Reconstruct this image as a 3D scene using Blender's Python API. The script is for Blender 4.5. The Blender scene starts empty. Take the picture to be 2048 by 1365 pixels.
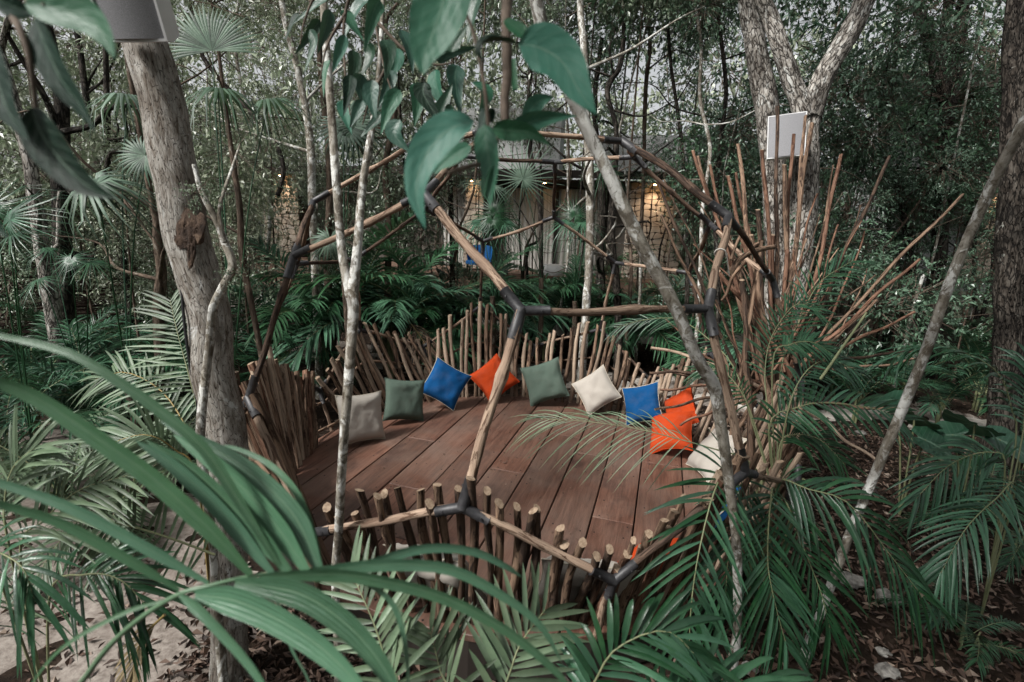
import bpy, math, random
import numpy as np
from mathutils import Vector, Matrix, noise

random.seed(7); rng = np.random.default_rng(7)
sc = bpy.context.scene
col = sc.collection

# ------------------------------------------------------------------ camera, sky, sun, exposure
CAM = np.array([0.6867, -4.6742, 2.7166])
FWD = np.array([-0.15675692, 0.96249522, -0.2214277])
RGT = np.array([0.98446359, 0.17023441, 0.04303129])
UPV = np.array([-0.07911202, 0.21124205, 0.97422692])
FPX = 1002.51
cd = bpy.data.cameras.new('camera'); cam = bpy.data.objects.new('camera', cd); col.objects.link(cam)
cd.sensor_width = 36; cd.lens = FPX * 36 / 2048; cd.clip_start = 0.05; cd.clip_end = 500
cam.matrix_world = Matrix(((RGT[0], UPV[0], -FWD[0], CAM[0]), (RGT[1], UPV[1], -FWD[1], CAM[1]),
                           (RGT[2], UPV[2], -FWD[2], CAM[2]), (0, 0, 0, 1)))
cd.dof.use_dof = True; cd.dof.focus_distance = 5.2; cd.dof.aperture_fstop = 2.4
sc.camera = cam
SUN_EL, SUN_AZ = math.radians(46), math.radians(-132)     # high, from the left and behind the camera
w = bpy.data.worlds.new('World'); sc.world = w; w.use_nodes = True
nt = w.node_tree; nt.nodes.clear()
sky = nt.nodes.new('ShaderNodeTexSky'); sky.sky_type = 'NISHITA'; sky.sun_disc = False
sky.sun_elevation = SUN_EL; sky.sun_rotation = SUN_AZ; sky.air_density = 1.0; sky.dust_density = 4.0; sky.ozone_density = 1.0
hs = nt.nodes.new('ShaderNodeHueSaturation'); hs.inputs['Saturation'].default_value = 0.12   # overcast: grey, not blue
bg = nt.nodes.new('ShaderNodeBackground'); bg.inputs['Strength'].default_value = 0.05
wo = nt.nodes.new('ShaderNodeOutputWorld')
nt.links.new(sky.outputs[0], hs.inputs['Color']); nt.links.new(hs.outputs[0], bg.inputs['Color']); nt.links.new(bg.outputs[0], wo.inputs[0])
sd = bpy.data.lights.new('sun', 'SUN'); sd.energy = 1.5; sd.angle = math.radians(10); sd.color = (1, .97, .93)
sun = bpy.data.objects.new('sun', sd); col.objects.link(sun)
sdir = Vector((math.sin(SUN_AZ) * math.cos(SUN_EL), math.cos(SUN_AZ) * math.cos(SUN_EL), math.sin(SUN_EL)))
sun.rotation_euler = sdir.to_track_quat('Z', 'Y').to_euler(); sun.location = (0, 0, 20)
vs = sc.view_settings; vs.view_transform = 'Standard'; vs.look = 'None'; vs.gamma = 1; vs.use_curve_mapping = False
vs.exposure = 1.78
sc.cycles.max_bounces = 4; sc.cycles.diffuse_bounces = 2; sc.cycles.glossy_bounces = 1; sc.cycles.transmission_bounces = 2; sc.cycles.caustics_reflective = False; sc.cycles.caustics_refractive = False

def ray(x, y): return FWD + RGT * (x - 1024) / FPX - UPV * (y - 682.5) / FPX
def at(x, y, d): return CAM + ray(x, y) * d
def onz(x, y, z):
    r = ray(x, y); return CAM + r * (z - CAM[2]) / r[2]
def proj(P):
    q = np.asarray(P) - CAM; z = q @ FWD
    return 1024 + FPX * (q @ RGT) / z, 682.5 - FPX * (q @ UPV) / z, z
def cosv(x, y):
    r = ray(x, y); return 1 / math.sqrt(r @ r)
def nrm(v):
    v = np.asarray(v, float); return v / (np.linalg.norm(v) + 1e-12)

# ------------------------------------------------------------------ materials
class N:
    def __init__(s, name):
        s.m = bpy.data.materials.new(name); s.m.use_nodes = True; s.t = s.m.node_tree; s.t.nodes.clear()
        s.out = s.t.nodes.new('ShaderNodeOutputMaterial'); s.b = s.t.nodes.new('ShaderNodeBsdfPrincipled')
        s.t.links.new(s.b.outputs[0], s.out.inputs[0])
    def n(s, t, **k):
        x = s.t.nodes.new('ShaderNode' + t)
        for a, v in k.items():
            if a.startswith('i_'): x.inputs[a[2:].replace('_', ' ')].default_value = v
            else: setattr(x, a, v)
        return x
    def l(s, a, b): s.t.links.new(a, b)
    def co(s, kind='bk', scale=(1, 1, 1), rnd=True):
        if kind == 'bk': o = s.n('Attribute', attribute_name='bk').outputs['Vector']
        elif kind == 'obj': o = s.n('TexCoord').outputs['Object']
        else: o = s.n('NewGeometry').outputs['Position']
        mp = s.n('Mapping'); mp.inputs['Scale'].default_value = scale; s.l(o, mp.inputs[0])
        if rnd:
            oi = s.n('ObjectInfo'); mu = s.n('Math', operation='MULTIPLY'); s.l(oi.outputs['Random'], mu.inputs[0]); mu.inputs[1].default_value = 37
            cb = s.n('CombineXYZ'); s.l(mu.outputs[0], cb.inputs[0]); s.l(mu.outputs[0], cb.inputs[2]); s.l(cb.outputs[0], mp.inputs['Location'])
        return mp.outputs[0]
    def noise(s, v, scale=5, detail=4, rough=.6, dist=0):
        x = s.n('TexNoise'); x.inputs['Scale'].default_value = scale; x.inputs['Detail'].default_value = detail
        x.inputs['Roughness'].default_value = rough; x.inputs['Distortion'].default_value = dist; s.l(v, x.inputs['Vector']); return x.outputs['Fac']
    def ramp(s, f, *st):
        x = s.n('ValToRGB'); e = x.color_ramp.elements
        while len(e) < len(st): e.new(0.5)
        for i, (p, c) in enumerate(st): e[i].position = p; e[i].color = (*c, 1) if len(c) == 3 else c
        s.l(f, x.inputs[0]); return x.outputs[0]
    def mix(s, f, a, b, mode='MIX'):
        x = s.n('MixRGB', blend_type=mode)
        if isinstance(f, (int, float)): x.inputs[0].default_value = f
        else: s.l(f, x.inputs[0])
        for i, v in ((1, a), (2, b)):
            if isinstance(v, tuple): x.inputs[i].default_value = (*v, 1)
            else: s.l(v, x.inputs[i])
        return x.outputs[0]
    def bump(s, h, st=.3, dist=.01, prev=None):
        x = s.n('Bump'); x.inputs['Strength'].default_value = st; x.inputs['Distance'].default_value = dist; s.l(h, x.inputs['Height'])
        if prev: s.l(prev, x.inputs['Normal'])
        s.l(x.outputs[0], s.b.inputs['Normal']); return x.outputs[0]
    def done(s, color=None, rough=.7, spec=.3):
        if color is not None:
            if isinstance(color, tuple): s.b.inputs['Base Color'].default_value = (*color, 1)
            else: s.l(color, s.b.inputs['Base Color'])
        s.b.inputs['Roughness'].default_value = rough
        s.b.inputs['Specular IOR Level'].default_value = spec
        return s.m

def bark(name, dark, mid, pale, lich, amt=.5, zs=.35, sc_=28, bst=.6, crack=0., cs=14, spots=0.):
    a = N(name); v = a.co('bk', (1, 1, zs)); f = a.noise(v, sc_, 7, .7, .5)
    c = a.ramp(f, (.34, dark), (.46, mid), (.62, pale))
    v2 = a.co('bk', (1, 1, .7)); g = a.noise(v2, 7, 6, .65, .8)
    m = a.ramp(g, (amt, (0, 0, 0)), (amt + .03, (1, 1, 1))); c = a.mix(m, c, a.mix(a.ramp(f, (.3, (0, 0, 0)), (.5, (1, 1, 1))), mid, lich))
    g2 = a.noise(v2, 3.1, 4, .6); m2 = a.ramp(g2, (.5, (0, 0, 0)), (.6, (1, 1, 1))); c = a.mix(m2, c, a.mix(.6, c, dark))
    h = f
    if spots:
        g3 = a.noise(v2, 13, 5, .7, 1.2); m3 = a.ramp(g3, (.60 - spots, (0, 0, 0)), (.63 - spots, (1, 1, 1))); c = a.mix(m3, c, a.mix(.75, c, dark))
    if crack:
        vo = a.n('TexVoronoi', feature='DISTANCE_TO_EDGE'); vo.inputs['Scale'].default_value = cs
        wv = a.mix(.06, v, a.n('TexNoise').outputs['Color']); nz_ = a.n('TexNoise'); nz_.inputs['Scale'].default_value = 20; a.l(v, nz_.inputs['Vector']); wv = a.mix(.10, v, nz_.outputs['Color'], 'ADD'); a.l(wv, vo.inputs['Vector'])
        k = a.ramp(vo.outputs['Distance'], (.0, (0, 0, 0)), (crack, (1, 1, 1))); c = a.mix(k, tuple(x * .35 for x in dark), c); h = a.mix(.5, k, f)
    a.bump(h, bst, .018); return a.done(c, .88, .12)
M = {}
M['bark_pale'] = bark('pale_mottled_bark', (.065, .052, .038), (.19, .172, .14), (.33, .31, .27), (.56, .56, .53), .515, .5, 30, .5, spots=.05)
M['bark_grey'] = bark('grey_brown_bark', (.085, .066, .05), (.22, .2, .175), (.36, .345, .315), (.45, .45, .43), .60, .2, 44, .7, .045, 60)
M['bark_rough'] = bark('furrowed_bark', (.04, .032, .026), (.22, .2, .175), (.44, .42, .385), (.5, .5, .47), .58, .34, 24, 1.0, .12, 17)
M['bark_dark'] = bark('dark_bark', (.008, .007, .006), (.032, .026, .021), (.085, .075, .064), (.24, .24, .215), .64, .3, 22, .8, .15, 20)  # very dark bark tones with greyish blotches
M['bark_brown'] = bark('brown_bark', (.022, .016, .012), (.07, .05, .037), (.15, .115, .088), (.2, .18, .15), .62, .3, 30, .8)
def wood(name, strip, core, lo, hi, dark):
    a = N(name); v = a.co('bk', (1, 1, .035)); f = a.noise(v, 130, 5, .65, .2); f0 = a.noise(a.co('bk', (1, 1, .05)), 40, 4, .6, .3)
    c = a.ramp(f, (.32, tuple(x * .42 for x in core)), (.5, core), (.7, tuple(min(1, x * 1.35) for x in core)))
    c = a.mix(a.ramp(f0, (.35, (0, 0, 0)), (.65, (1, 1, 1))), a.mix(.45, c, dark), c)
    v2 = a.co('bk', (1, 1, .14)); g = a.noise(v2, 30, 5, .65, 1.2)
    m = a.ramp(g, (lo, (0, 0, 0)), (hi, (1, 1, 1))); c = a.mix(m, c, a.mix(a.ramp(f, (.3, (0, 0, 0)), (.7, (1, 1, 1))), tuple(x * .5 for x in strip), strip))
    g3 = a.noise(a.co('bk', (1, 1, .6)), 5, 4, .6); m3 = a.ramp(g3, (.42, (0, 0, 0)), (.66, (1, 1, 1))); c = a.mix(m3, c, a.mix(.6, c, dark))
    oi = a.n('ObjectInfo'); hv = a.n('HueSaturation'); mr = a.n('MapRange'); a.l(oi.outputs['Random'], mr.inputs[0]); mr.inputs[3].default_value = .7; mr.inputs[4].default_value = 1.25
    a.l(mr.outputs[0], hv.inputs['Value']); a.l(c, hv.inputs['Color']); c = hv.outputs[0]
    b = a.bump(f, .7, .004); a.bump(m, .6, .006, b); return a.done(c, .8, .15)
M['pole'] = wood('stripped_pole_wood', (.12, .072, .048), (.36, .265, .195), .53, .56, (.16, .105, .075))
M['pole_dark'] = wood('dark_pole_wood', (.05, .034, .026), (.15, .098, .070), .5, .56, (.05, .036, .03))
M['stake'] = wood('stake_wood', (.06, .038, .027), (.255, .172, .118), .5, .56, (.09, .055, .038))
M['stake_dark'] = wood('dark_stake_wood', (.035, .024, .018), (.13, .084, .057), .48, .56, (.04, .027, .022))
M['stake_pale'] = wood('pale_stake_wood', (.15, .10, .072), (.37, .285, .21), .57, .61, (.2, .14, .105))
M['stick_red'] = wood('reddish_stick_wood', (.09, .042, .026), (.21, .118, .078), .5, .57, (.08, .045, .032))
a = N('cut_wood_end'); f = a.noise(a.co('obj', (1, 1, 1)), 60, 3); M['cut'] = a.done(a.ramp(f, (.3, (.15, .10, .065)), (.7, (.31, .235, .165))), .8)
a = N('black_steel_sleeve'); f = a.noise(a.co('obj'), 40, 4); M['sleeve'] = (a.bump(f, .15, .003), a.done(a.ramp(f, (.3, (.014, .014, .016)), (.8, (.045, .044, .046))), .5, .5))[1]
# deck planks
a = N('reddish_hardwood_plank'); v = a.co('obj', (3.2, .22, 1)); f = a.noise(v, 9, 6, .65, .6)
c = a.ramp(f, (.25, (.052, .022, .014)), (.5, (.14, .066, .044)), (.78, (.225, .122, .086)))
g = a.noise(a.co('obj', (1, 1, 1)), 1.6, 5, .6, .5); c = a.mix(a.ramp(g, (.4, (0, 0, 0)), (.68, (1, 1, 1))), c, a.mix(.6, c, (.17, .125, .10)))
g = a.noise(a.co('obj', (1, .6, 1)), 3.3, 4, .6); c = a.mix(a.ramp(g, (.56, (0, 0, 0)), (.7, (1, 1, 1))), c, a.mix(.6, c, (.04, .022, .018)))
oi = a.n('ObjectInfo'); hv = a.n('HueSaturation'); mr = a.n('MapRange'); a.l(oi.outputs['Random'], mr.inputs[0]); mr.inputs[3].default_value = .75; mr.inputs[4].default_value = 1.25
a.l(mr.outputs[0], hv.inputs['Value']); a.l(c, hv.inputs['Color']); c = hv.outputs[0]
fb = a.noise(a.co('obj', (40, 1.0, 1)), 7, 5, .7); c = a.mix(a.ramp(fb, (.35, (.55,) * 3), (.6, (0, 0, 0))), c, a.mix(.7, c, (.02, .011, .008))); ft = a.noise(a.co('obj', (1, 1, 1)), 90, 3, .7); c = a.mix(a.ramp(ft, (.62, (0, 0, 0)), (.72, (.6,) * 3)), c, (.22, .16, .125)); a.bump(fb, .5, .004)
a.l(a.ramp(g, (.3, (.42,) * 3), (.7, (.62,) * 3)), a.b.inputs['Roughness']); M['plank'] = a.done(c, .5, .35); a.l(a.ramp(g, (.3, (.45,) * 3), (.7, (.65,) * 3)), a.b.inputs['Roughness'])
a = N('dark_deck_rim'); M['rim'] = a.done((.02, .015, .012), .8)
a = N('dark_nail'); M['nail'] = a.done((.012, .01, .01), .6)
def fabric(name, c):
    a = N(name); v = a.co('bk', (1, 1, 1), False); f = a.noise(v, 260, 2, .5); g = a.noise(v, 9, 4, .6)
    cc = a.mix(a.ramp(f, (.3, (0, 0, 0)), (.7, (1, 1, 1))), tuple(x * .82 for x in c), tuple(min(1, x * 1.1) for x in c))
    cc = a.mix(a.ramp(g, (.45, (0, 0, 0)), (.75, (1, 1, 1))), cc, a.mix(.08, cc, (.25, .22, .19)))
    b = a.bump(g, .25, .02); a.bump(f, .25, .002, b); return a.done(cc, .95, .1)
M['f_white'] = fabric('oatmeal_canvas', (.37, .34, .30)); M['f_green'] = fabric('grey_green_canvas', (.080, .112, .09))
M['f_blue'] = fabric('royal_blue_canvas', (.006, .065, .19)); M['f_orange'] = fabric('burnt_orange_canvas', (.43, .050, .011))
M['piping'] = fabric('cream_piping', (.5, .45, .36))

def leafmat(name, c1, c2, rough=.4, trans=.2, veins=0, spec=.5, lo=.5, hi=1.45):
    a = N(name); oi = a.n('ObjectInfo'); v = a.co('wld', (1, 1, 1), False); f = a.noise(v, 9, 4)
    f2 = a.n('Math', operation='ADD'); a.l(f, f2.inputs[0]); mm = a.n('Math', operation='MULTIPLY_ADD'); a.l(oi.outputs['Random'], mm.inputs[0]); mm.inputs[1].default_value = .6; mm.inputs[2].default_value = -.3; a.l(mm.outputs[0], f2.inputs[1])
    c = a.ramp(f2.outputs[0], (.25, c1), (.75, c2))
    at_ = a.n('Attribute', attribute_name='lv'); hv = a.n('HueSaturation')
    mr = a.n('MapRange'); a.l(at_.outputs['Fac'], mr.inputs[0]); mr.inputs[3].default_value = lo; mr.inputs[4].default_value = hi; a.l(mr.outputs[0], hv.inputs['Value'])
    mh = a.n('MapRange'); a.l(oi.outputs['Random'], mh.inputs[0]); mh.inputs[3].default_value = .452; mh.inputs[4].default_value = .512; a.l(mh.outputs[0], hv.inputs['Hue'])
    a.l(c, hv.inputs['Color']); c = hv.outputs[0]
    at2 = a.n('Attribute', attribute_name='bk'); sp = a.n('SeparateXYZ'); a.l(at2.outputs['Vector'], sp.inputs[0]); ab = a.n('Math', operation='ABSOLUTE'); a.l(sp.outputs[0], ab.inputs[0])
    if veins == 1:       # net-veined broad leaf: midrib and curved side veins
        mid = a.ramp(ab.outputs[0], (.0, (1, 1, 1)), (.06, (0, 0, 0))); c = a.mix(mid, c, a.mix(.5, c, (.2, .3, .22)))
        k = a.n('Math', operation='MULTIPLY_ADD'); a.l(ab.outputs[0], k.inputs[0]); k.inputs[1].default_value = -.22; a.l(sp.outputs[1], k.inputs[2])
        k2 = a.n('Math', operation='MULTIPLY'); a.l(k.outputs[0], k2.inputs[0]); k2.inputs[1].default_value = 46
        sn = a.n('Math', operation='SINE'); a.l(k2.outputs[0], sn.inputs[0]); vv = a.ramp(sn.outputs[0], (.7, (0, 0, 0)), (1.0, (1, 1, 1)))
        c = a.mix(a.mix(1.0, vv, (.22,) * 3, 'MULTIPLY'), c, a.mix(.45, c, (.22, .32, .25)))
        nb = a.noise(a.co('bk', (1.2, 2.5, 1), False), 2.2, 5, .6); c = a.mix(a.ramp(nb, (.4, (0, 0, 0)), (.7, (1, 1, 1))), c, a.mix(.18, c, (.012, .05, .035)))
        sp_ = a.noise(a.co('bk', (1, 2, 1), False), 16, 2, .5); c = a.mix(a.ramp(sp_, (.72, (0, 0, 0)), (.76, (1, 1, 1))), c, a.mix(.5, c, (.25, .25, .16)))
        b = a.bump(sn.outputs[0], .05, .004); a.bump(nb, .15, .02, b)
    elif veins == 3:     # parallel-veined strap leaflet
        st = a.n('Math', operation='MULTIPLY'); a.l(sp.outputs[0], st.inputs[0]); st.inputs[1].default_value = 19; sn = a.n('Math', operation='SINE'); a.l(st.outputs[0], sn.inputs[0])
        ml = a.ramp(ab.outputs[0], (.0, (1, 1, 1)), (.09, (0, 0, 0))); c = a.mix(ml, c, a.mix(.55, c, (.16, .24, .15)))
        c = a.mix(a.ramp(sn.outputs[0], (.3, (0, 0, 0)), (1, (.28,) * 3)), c, (.11, .20, .14))
        nb = a.noise(a.co('bk', (2, 5, 1), False), 3, 5, .65); c = a.mix(a.ramp(nb, (.45, (0, 0, 0)), (.75, (1, 1, 1))), c, a.mix(.4, c, (.09, .17, .12)))
        sp_ = a.noise(a.co('bk', (2, 9, 1), False), 9, 2, .5); c = a.mix(a.ramp(sp_, (.73, (0, 0, 0)), (.77, (1, 1, 1))), c, a.mix(.6, c, (.30, .28, .2)))
        b = a.bump(sn.outputs[0], .16, .004); a.bump(nb, .2, .02, b)
    else:
        nb = a.noise(v, 40, 2); a.bump(nb, .2, .01)
    m = a.done(c, rough, spec)
    if trans:
        tr = a.n('BsdfTranslucent'); a.l(a.mix(.5, c, (.10, .18, .08)), tr.inputs[0]); mx = a.n('MixShader'); mx.inputs[0].default_value = trans
        a.l(a.b.outputs[0], mx.inputs[1]); a.l(tr.outputs[0], mx.inputs[2]); a.l(mx.outputs[0], a.out.inputs[0])
    return m
M['palm'] = leafmat('teal_palm_leaf', (.011, .042, .024), (.038, .094, .053), .34, .14, spec=.32)
M['palm_pale'] = leafmat('pale_palm_leaf', (.060, .105, .060), (.125, .178, .108), .46, .2, spec=.35)
M['palm_mid'] = leafmat('mid_green_palm_leaf', (.028, .085, .05), (.075, .165, .10), .36, .2, spec=.4)
M['palm_near'] = leafmat('near_palm_leaf', (.042, .108, .062), (.070, .160, .094), .36, .12, 3, lo=.75, hi=1.25)
M['palm_dry'] = leafmat('dry_palm_leaf', (.12, .085, .045), (.24, .18, .10), .6, .15)
M['fan'] = leafmat('fan_palm_leaf', (.055, .10, .074), (.12, .175, .13), .5, .2, spec=.3)
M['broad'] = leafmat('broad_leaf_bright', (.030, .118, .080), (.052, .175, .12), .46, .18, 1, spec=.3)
M['broad_shaded'] = leafmat('broad_leaf_shaded', (.004, .014, .010), (.010, .030, .021), .5, .08, 1, spec=.15)  # shade of backlit leaf undersides put into the colour
M['ear'] = leafmat('elephant_ear_leaf', (.016, .055, .038), (.03, .09, .062), .4, .15, 1, spec=.4)
M['shrub_pale'] = leafmat('pale_forest_leaf', (.16, .20, .135), (.33, .37, .27), .33, .24)  # pale, mid and dark tones carry the light of the woods in colour
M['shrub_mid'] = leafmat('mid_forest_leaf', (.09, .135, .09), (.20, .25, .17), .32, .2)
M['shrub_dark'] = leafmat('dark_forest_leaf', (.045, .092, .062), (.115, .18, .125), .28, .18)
a = N('palm_stalk'); f = a.noise(a.co('bk', (1, 1, .2)), 30, 3); M['stalk'] = a.done(a.ramp(f, (.3, (.10, .12, .06)), (.7, (.21, .22, .12))), .5)
a = N('yellow_palm_stalk'); M['stalk_y'] = a.done((.26, .19, .07), .5)
a = N('brown_twig'); f = a.noise(a.co('wld', rnd=False), 30, 3); M['twig'] = a.done(a.ramp(f, (.3, (.05, .036, .026)), (.7, (.15, .115, .088))), .8)
a = N('litter_leaf'); at_ = a.n('Attribute', attribute_name='lv'); M['litter'] = a.done(a.ramp(at_.outputs['Fac'], (0, (.014, .009, .007)), (.5, (.055, .032, .022)), (.88, (.115, .075, .055)), (1, (.24, .19, .15))), .65)
a = N('forest_floor'); v = a.co('wld', rnd=False); f = a.noise(v, 6, 8, .7); g = a.noise(v, .55, 4)
c = a.ramp(f, (.3, (.006, .005, .004)), (.55, (.025, .017, .012)), (.75, (.06, .042, .032))); a.bump(f, .9, .05); M['ground'] = a.done(c, .95, .1)
a = N('pale_sand'); v = a.co('wld', rnd=False); f = a.noise(v, 22, 8, .7); g = a.noise(v, 2.2, 4)
c = a.ramp(f, (.3, (.10, .083, .07)), (.5, (.23, .2, .175)), (.75, (.33, .3, .265))); c = a.mix(a.ramp(g, (.45, (0, 0, 0)), (.65, (1, 1, 1))), c, a.mix(.5, c, (.11, .085, .07))); a.bump(f, .6, .02); M['sand'] = a.done(c, .95, .1)
a = N('limestone_slab'); v = a.co('wld', rnd=False); f = a.noise(v, 9, 7, .65); a.bump(f, .5, .02); M['slab'] = a.done(a.ramp(f, (.3, (.28, .255, .22)), (.7, (.46, .43, .39))), .9)
a = N('rock'); v = a.co('wld', rnd=False); f = a.noise(v, 14, 7, .65); a.bump(f, .8, .03); M['rock'] = a.done(a.ramp(f, (.3, (.06, .055, .05)), (.55, (.22, .21, .19)), (.75, (.36, .35, .33))), .9)
a = N('warm_facing_stone'); v = a.co('wld', rnd=True); f = a.noise(v, 5, 6, .6); a.bump(f, .6, .02); oi = a.n('ObjectInfo')
M['stone'] = a.done(a.mix(oi.outputs['Random'], a.ramp(f, (.3, (.27, .215, .165)), (.7, (.42, .35, .28))), a.ramp(f, (.3, (.33, .29, .24)), (.7, (.5, .44, .37)))), .9)
a = N('mortar'); M['mortar'] = a.done((.07, .052, .042), .95)
a = N('dark_roof_slab'); f = a.noise(a.co('wld', rnd=False), 4, 5); M['roof'] = a.done(a.ramp(f, (.3, (.03, .025, .02)), (.7, (.075, .062, .05))), .8)
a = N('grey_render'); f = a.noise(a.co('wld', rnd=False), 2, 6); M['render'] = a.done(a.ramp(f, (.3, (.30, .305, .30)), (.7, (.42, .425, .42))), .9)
a = N('shaded_stone_render'); f = a.noise(a.co('wld', rnd=False), 3, 6); M['wallgrey'] = a.done(a.ramp(f, (.3, (.08, .07, .06)), (.7, (.15, .135, .115))), .9)  # darker grey: the shade under the eaves is put into the wall colour
a = N('sheer_curtain'); M['curtain'] = a.done((.72, .70, .65), .9)
a = N('window_glass'); M['glass'] = a.done((.02, .025, .025), .05, .5); tp = a.n('BsdfTransparent'); mx = a.n('MixShader'); mx.inputs[0].default_value = .85; a.l(a.b.outputs[0], mx.inputs[1]); a.l(tp.outputs[0], mx.inputs[2]); a.l(mx.outputs[0], a.out.inputs[0])
a = N('brown_cladding'); f = a.noise(a.co('obj', (1, 8, 8)), 4, 5); M['clad'] = a.done(a.ramp(f, (.3, (.07, .042, .028)), (.7, (.17, .11, .078))), .7)
a = N('dark_cane'); f = a.noise(a.co('bk', (1, 1, .2)), 20, 4); M['cane'] = a.done(a.ramp(f, (.3, (.014, .009, .008)), (.7, (.075, .042, .03))), .7)
a = N('white_plastic'); f = a.noise(a.co('obj'), 3, 4); M['white'] = a.done(a.ramp(f, (.3, (.60, .60, .60)), (.7, (.68, .68, .68))), .45)
a = N('speaker_grille'); f = a.noise(a.co('obj', rnd=False), 420, 1, .5); M['grille'] = a.done(a.ramp(f, (.35, (.17, .17, .18)), (.65, (.30, .30, .31))), .5)
a = N('black_plastic'); M['black'] = a.done((.012, .012, .013), .5)
a = N('blue_shell'); M['blue'] = a.done((.008, .08, .24), .5)
a = N('lit_bulb'); a.b.inputs['Emission Color'].default_value = (1, .55, .22, 1); a.b.inputs['Emission Strength'].default_value = 30; M['bulb'] = a.done((1, .8, .6), .5)
a = N('decayed_wood'); f = a.noise(a.co('obj', (1, 1, .5)), 22, 6, .7, .6); a.bump(f, 1, .02); M['decay'] = a.done(a.ramp(f, (.3, (.012, .008, .006)), (.5, (.055, .034, .023)), (.7, (.17, .115, .078))), .9)
a = N('pale_string'); M['string'] = a.done((.55, .53, .48), .8)

# ------------------------------------------------------------------ mesh helpers
ORG = {}                                                   # world origin of each thing, by object name
class MB:
    def __init__(s): s.v = []; s.f = []; s.bk = []; s.lv = []; s.mi = []; s.n = 0
    def add(s, V, F, bk=None, lv=None, mi=0):
        V = np.asarray(V, float); s.v.append(V); s.bk.append(np.asarray(bk, float) if bk is not None else V.copy())
        s.lv.append(np.full(len(V), .5) if lv is None else np.broadcast_to(np.asarray(lv, float), (len(V),)))
        s.f += [[i + s.n for i in f] for f in F]; s.mi += [mi] * len(F); s.n += len(V)
    def mesh(s, name, mats, smooth=True, origin=None):
        V = np.concatenate(s.v)
        if origin is not None: V = V - np.asarray(origin)
        me = bpy.data.meshes.new(name); me.from_pydata(V.tolist(), [], s.f)
        b = me.attributes.new('bk', 'FLOAT_VECTOR', 'POINT'); b.data.foreach_set('vector', np.concatenate(s.bk).ravel().astype(np.float32))
        l = me.attributes.new('lv', 'FLOAT', 'POINT'); l.data.foreach_set('value', np.concatenate(s.lv).astype(np.float32))
        for m in (mats if isinstance(mats, (list, tuple)) else [mats]): me.materials.append(M[m])
        me.polygons.foreach_set('material_index', np.array(s.mi, np.int32))
        me.polygons.foreach_set('use_smooth', np.full(len(s.f), bool(smooth))); me.update(); return me
    def build(s, name, mats, parent=None, smooth=True):
        o0 = ORG.get(parent.name, np.zeros(3)) if parent is not None else np.zeros(3)
        return obj(name, s.mesh(name, mats, smooth, o0), parent)
def obj(name, me, parent=None, mw=None):
    o = bpy.data.objects.new(name, me); col.objects.link(o); o.parent = parent
    if parent is not None and parent.name in ORG: ORG[o.name] = ORG[parent.name]
    if mw is not None:
        if parent is not None and parent.name in ORG:
            o.matrix_local = Matrix.Translation(-Vector(ORG[parent.name])) @ mw
        else: o.matrix_local = mw
    return o
def tag(o, label, cat, group=None):
    o['label'] = label; o['category'] = cat
    if group: o['group'] = group
    return o
def thing(name, label, cat, loc, group=None):
    o = bpy.data.objects.new(name, None); col.objects.link(o); o.location = tuple(float(x) for x in loc)
    o.empty_display_size = .1; ORG[o.name] = np.array([float(x) for x in loc]); return tag(o, label, cat, group)
def struct(o, kind='structure'): o['kind'] = kind; return o
def axes(X, Y, Z, loc):
    return Matrix(((X[0], Y[0], Z[0], loc[0]), (X[1], Y[1], Z[1], loc[1]), (X[2], Y[2], Z[2], loc[2]), (0, 0, 0, 1)))
UP3_ = np.array([0, 0, 1.])
def cr(P, n):
    P = np.asarray(P, float); P = np.vstack([2 * P[0] - P[1], P, 2 * P[-1] - P[-2]]); k = len(P) - 3; out = []
    for t in np.linspace(0, k - 1e-9, n):
        i = int(t); u = t - i; a, b, c, d = P[i:i + 4]
        out.append(.5 * ((2 * b) + (-a + c) * u + (2 * a - 5 * b + 4 * c - d) * u * u + (-a + 3 * b - 3 * c + d) * u ** 3))
    return np.array(out)
def frames(P):
    T = np.gradient(P, axis=0); T /= np.linalg.norm(T, axis=1)[:, None] + 1e-12
    a = np.array([0, 0, 1.]) if abs(T[0][2]) < .9 else np.array([1., 0, 0]); S = []; s = nrm(np.cross(T[0], a))
    for t in T: s = nrm(s - t * (s @ t)); S.append(s)
    S = np.array(S); return T, S, np.cross(T, S)
def tube(mb, P, R, seg=8, amp=0., freq=6., seed=0., cap=True, capmi=0, mi=0, slant=0., z0=0.):
    P = np.asarray(P, float); n = len(P); R = np.broadcast_to(np.asarray(R, float), (n,)); T, S, B = frames(P)
    L = np.concatenate([[0], np.cumsum(np.linalg.norm(np.diff(P, axis=0), axis=1))]) + z0
    V = []; K = []
    for i in range(n):
        for j in range(seg):
            th = 2 * math.pi * j / seg; c, s = math.cos(th), math.sin(th); r = R[i]
            if amp: r *= 1 + amp * noise.noise((c * 1.3 + seed, s * 1.3 + seed * .7, L[i] * freq)) + .5 * amp * noise.noise((c * 3 + seed, s * 3, L[i] * freq * 2.5))
            o = slant * r * c if i == n - 1 else 0
            V.append(P[i] + S[i] * c * r + B[i] * s * r + T[i] * o); K.append((c * R[i] + seed, s * R[i] + seed, L[i]))
    F = [[i * seg + j, i * seg + (j + 1) % seg, (i + 1) * seg + (j + 1) % seg, (i + 1) * seg + j] for i in range(n - 1) for j in range(seg)]
    mb.add(V, F, K, mi=mi)
    if cap:
        e = V[-seg:]; mb.add(e, [list(range(seg))], mi=capmi); mb.add(V[:seg], [list(range(seg))[::-1]], mi=capmi)
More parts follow.
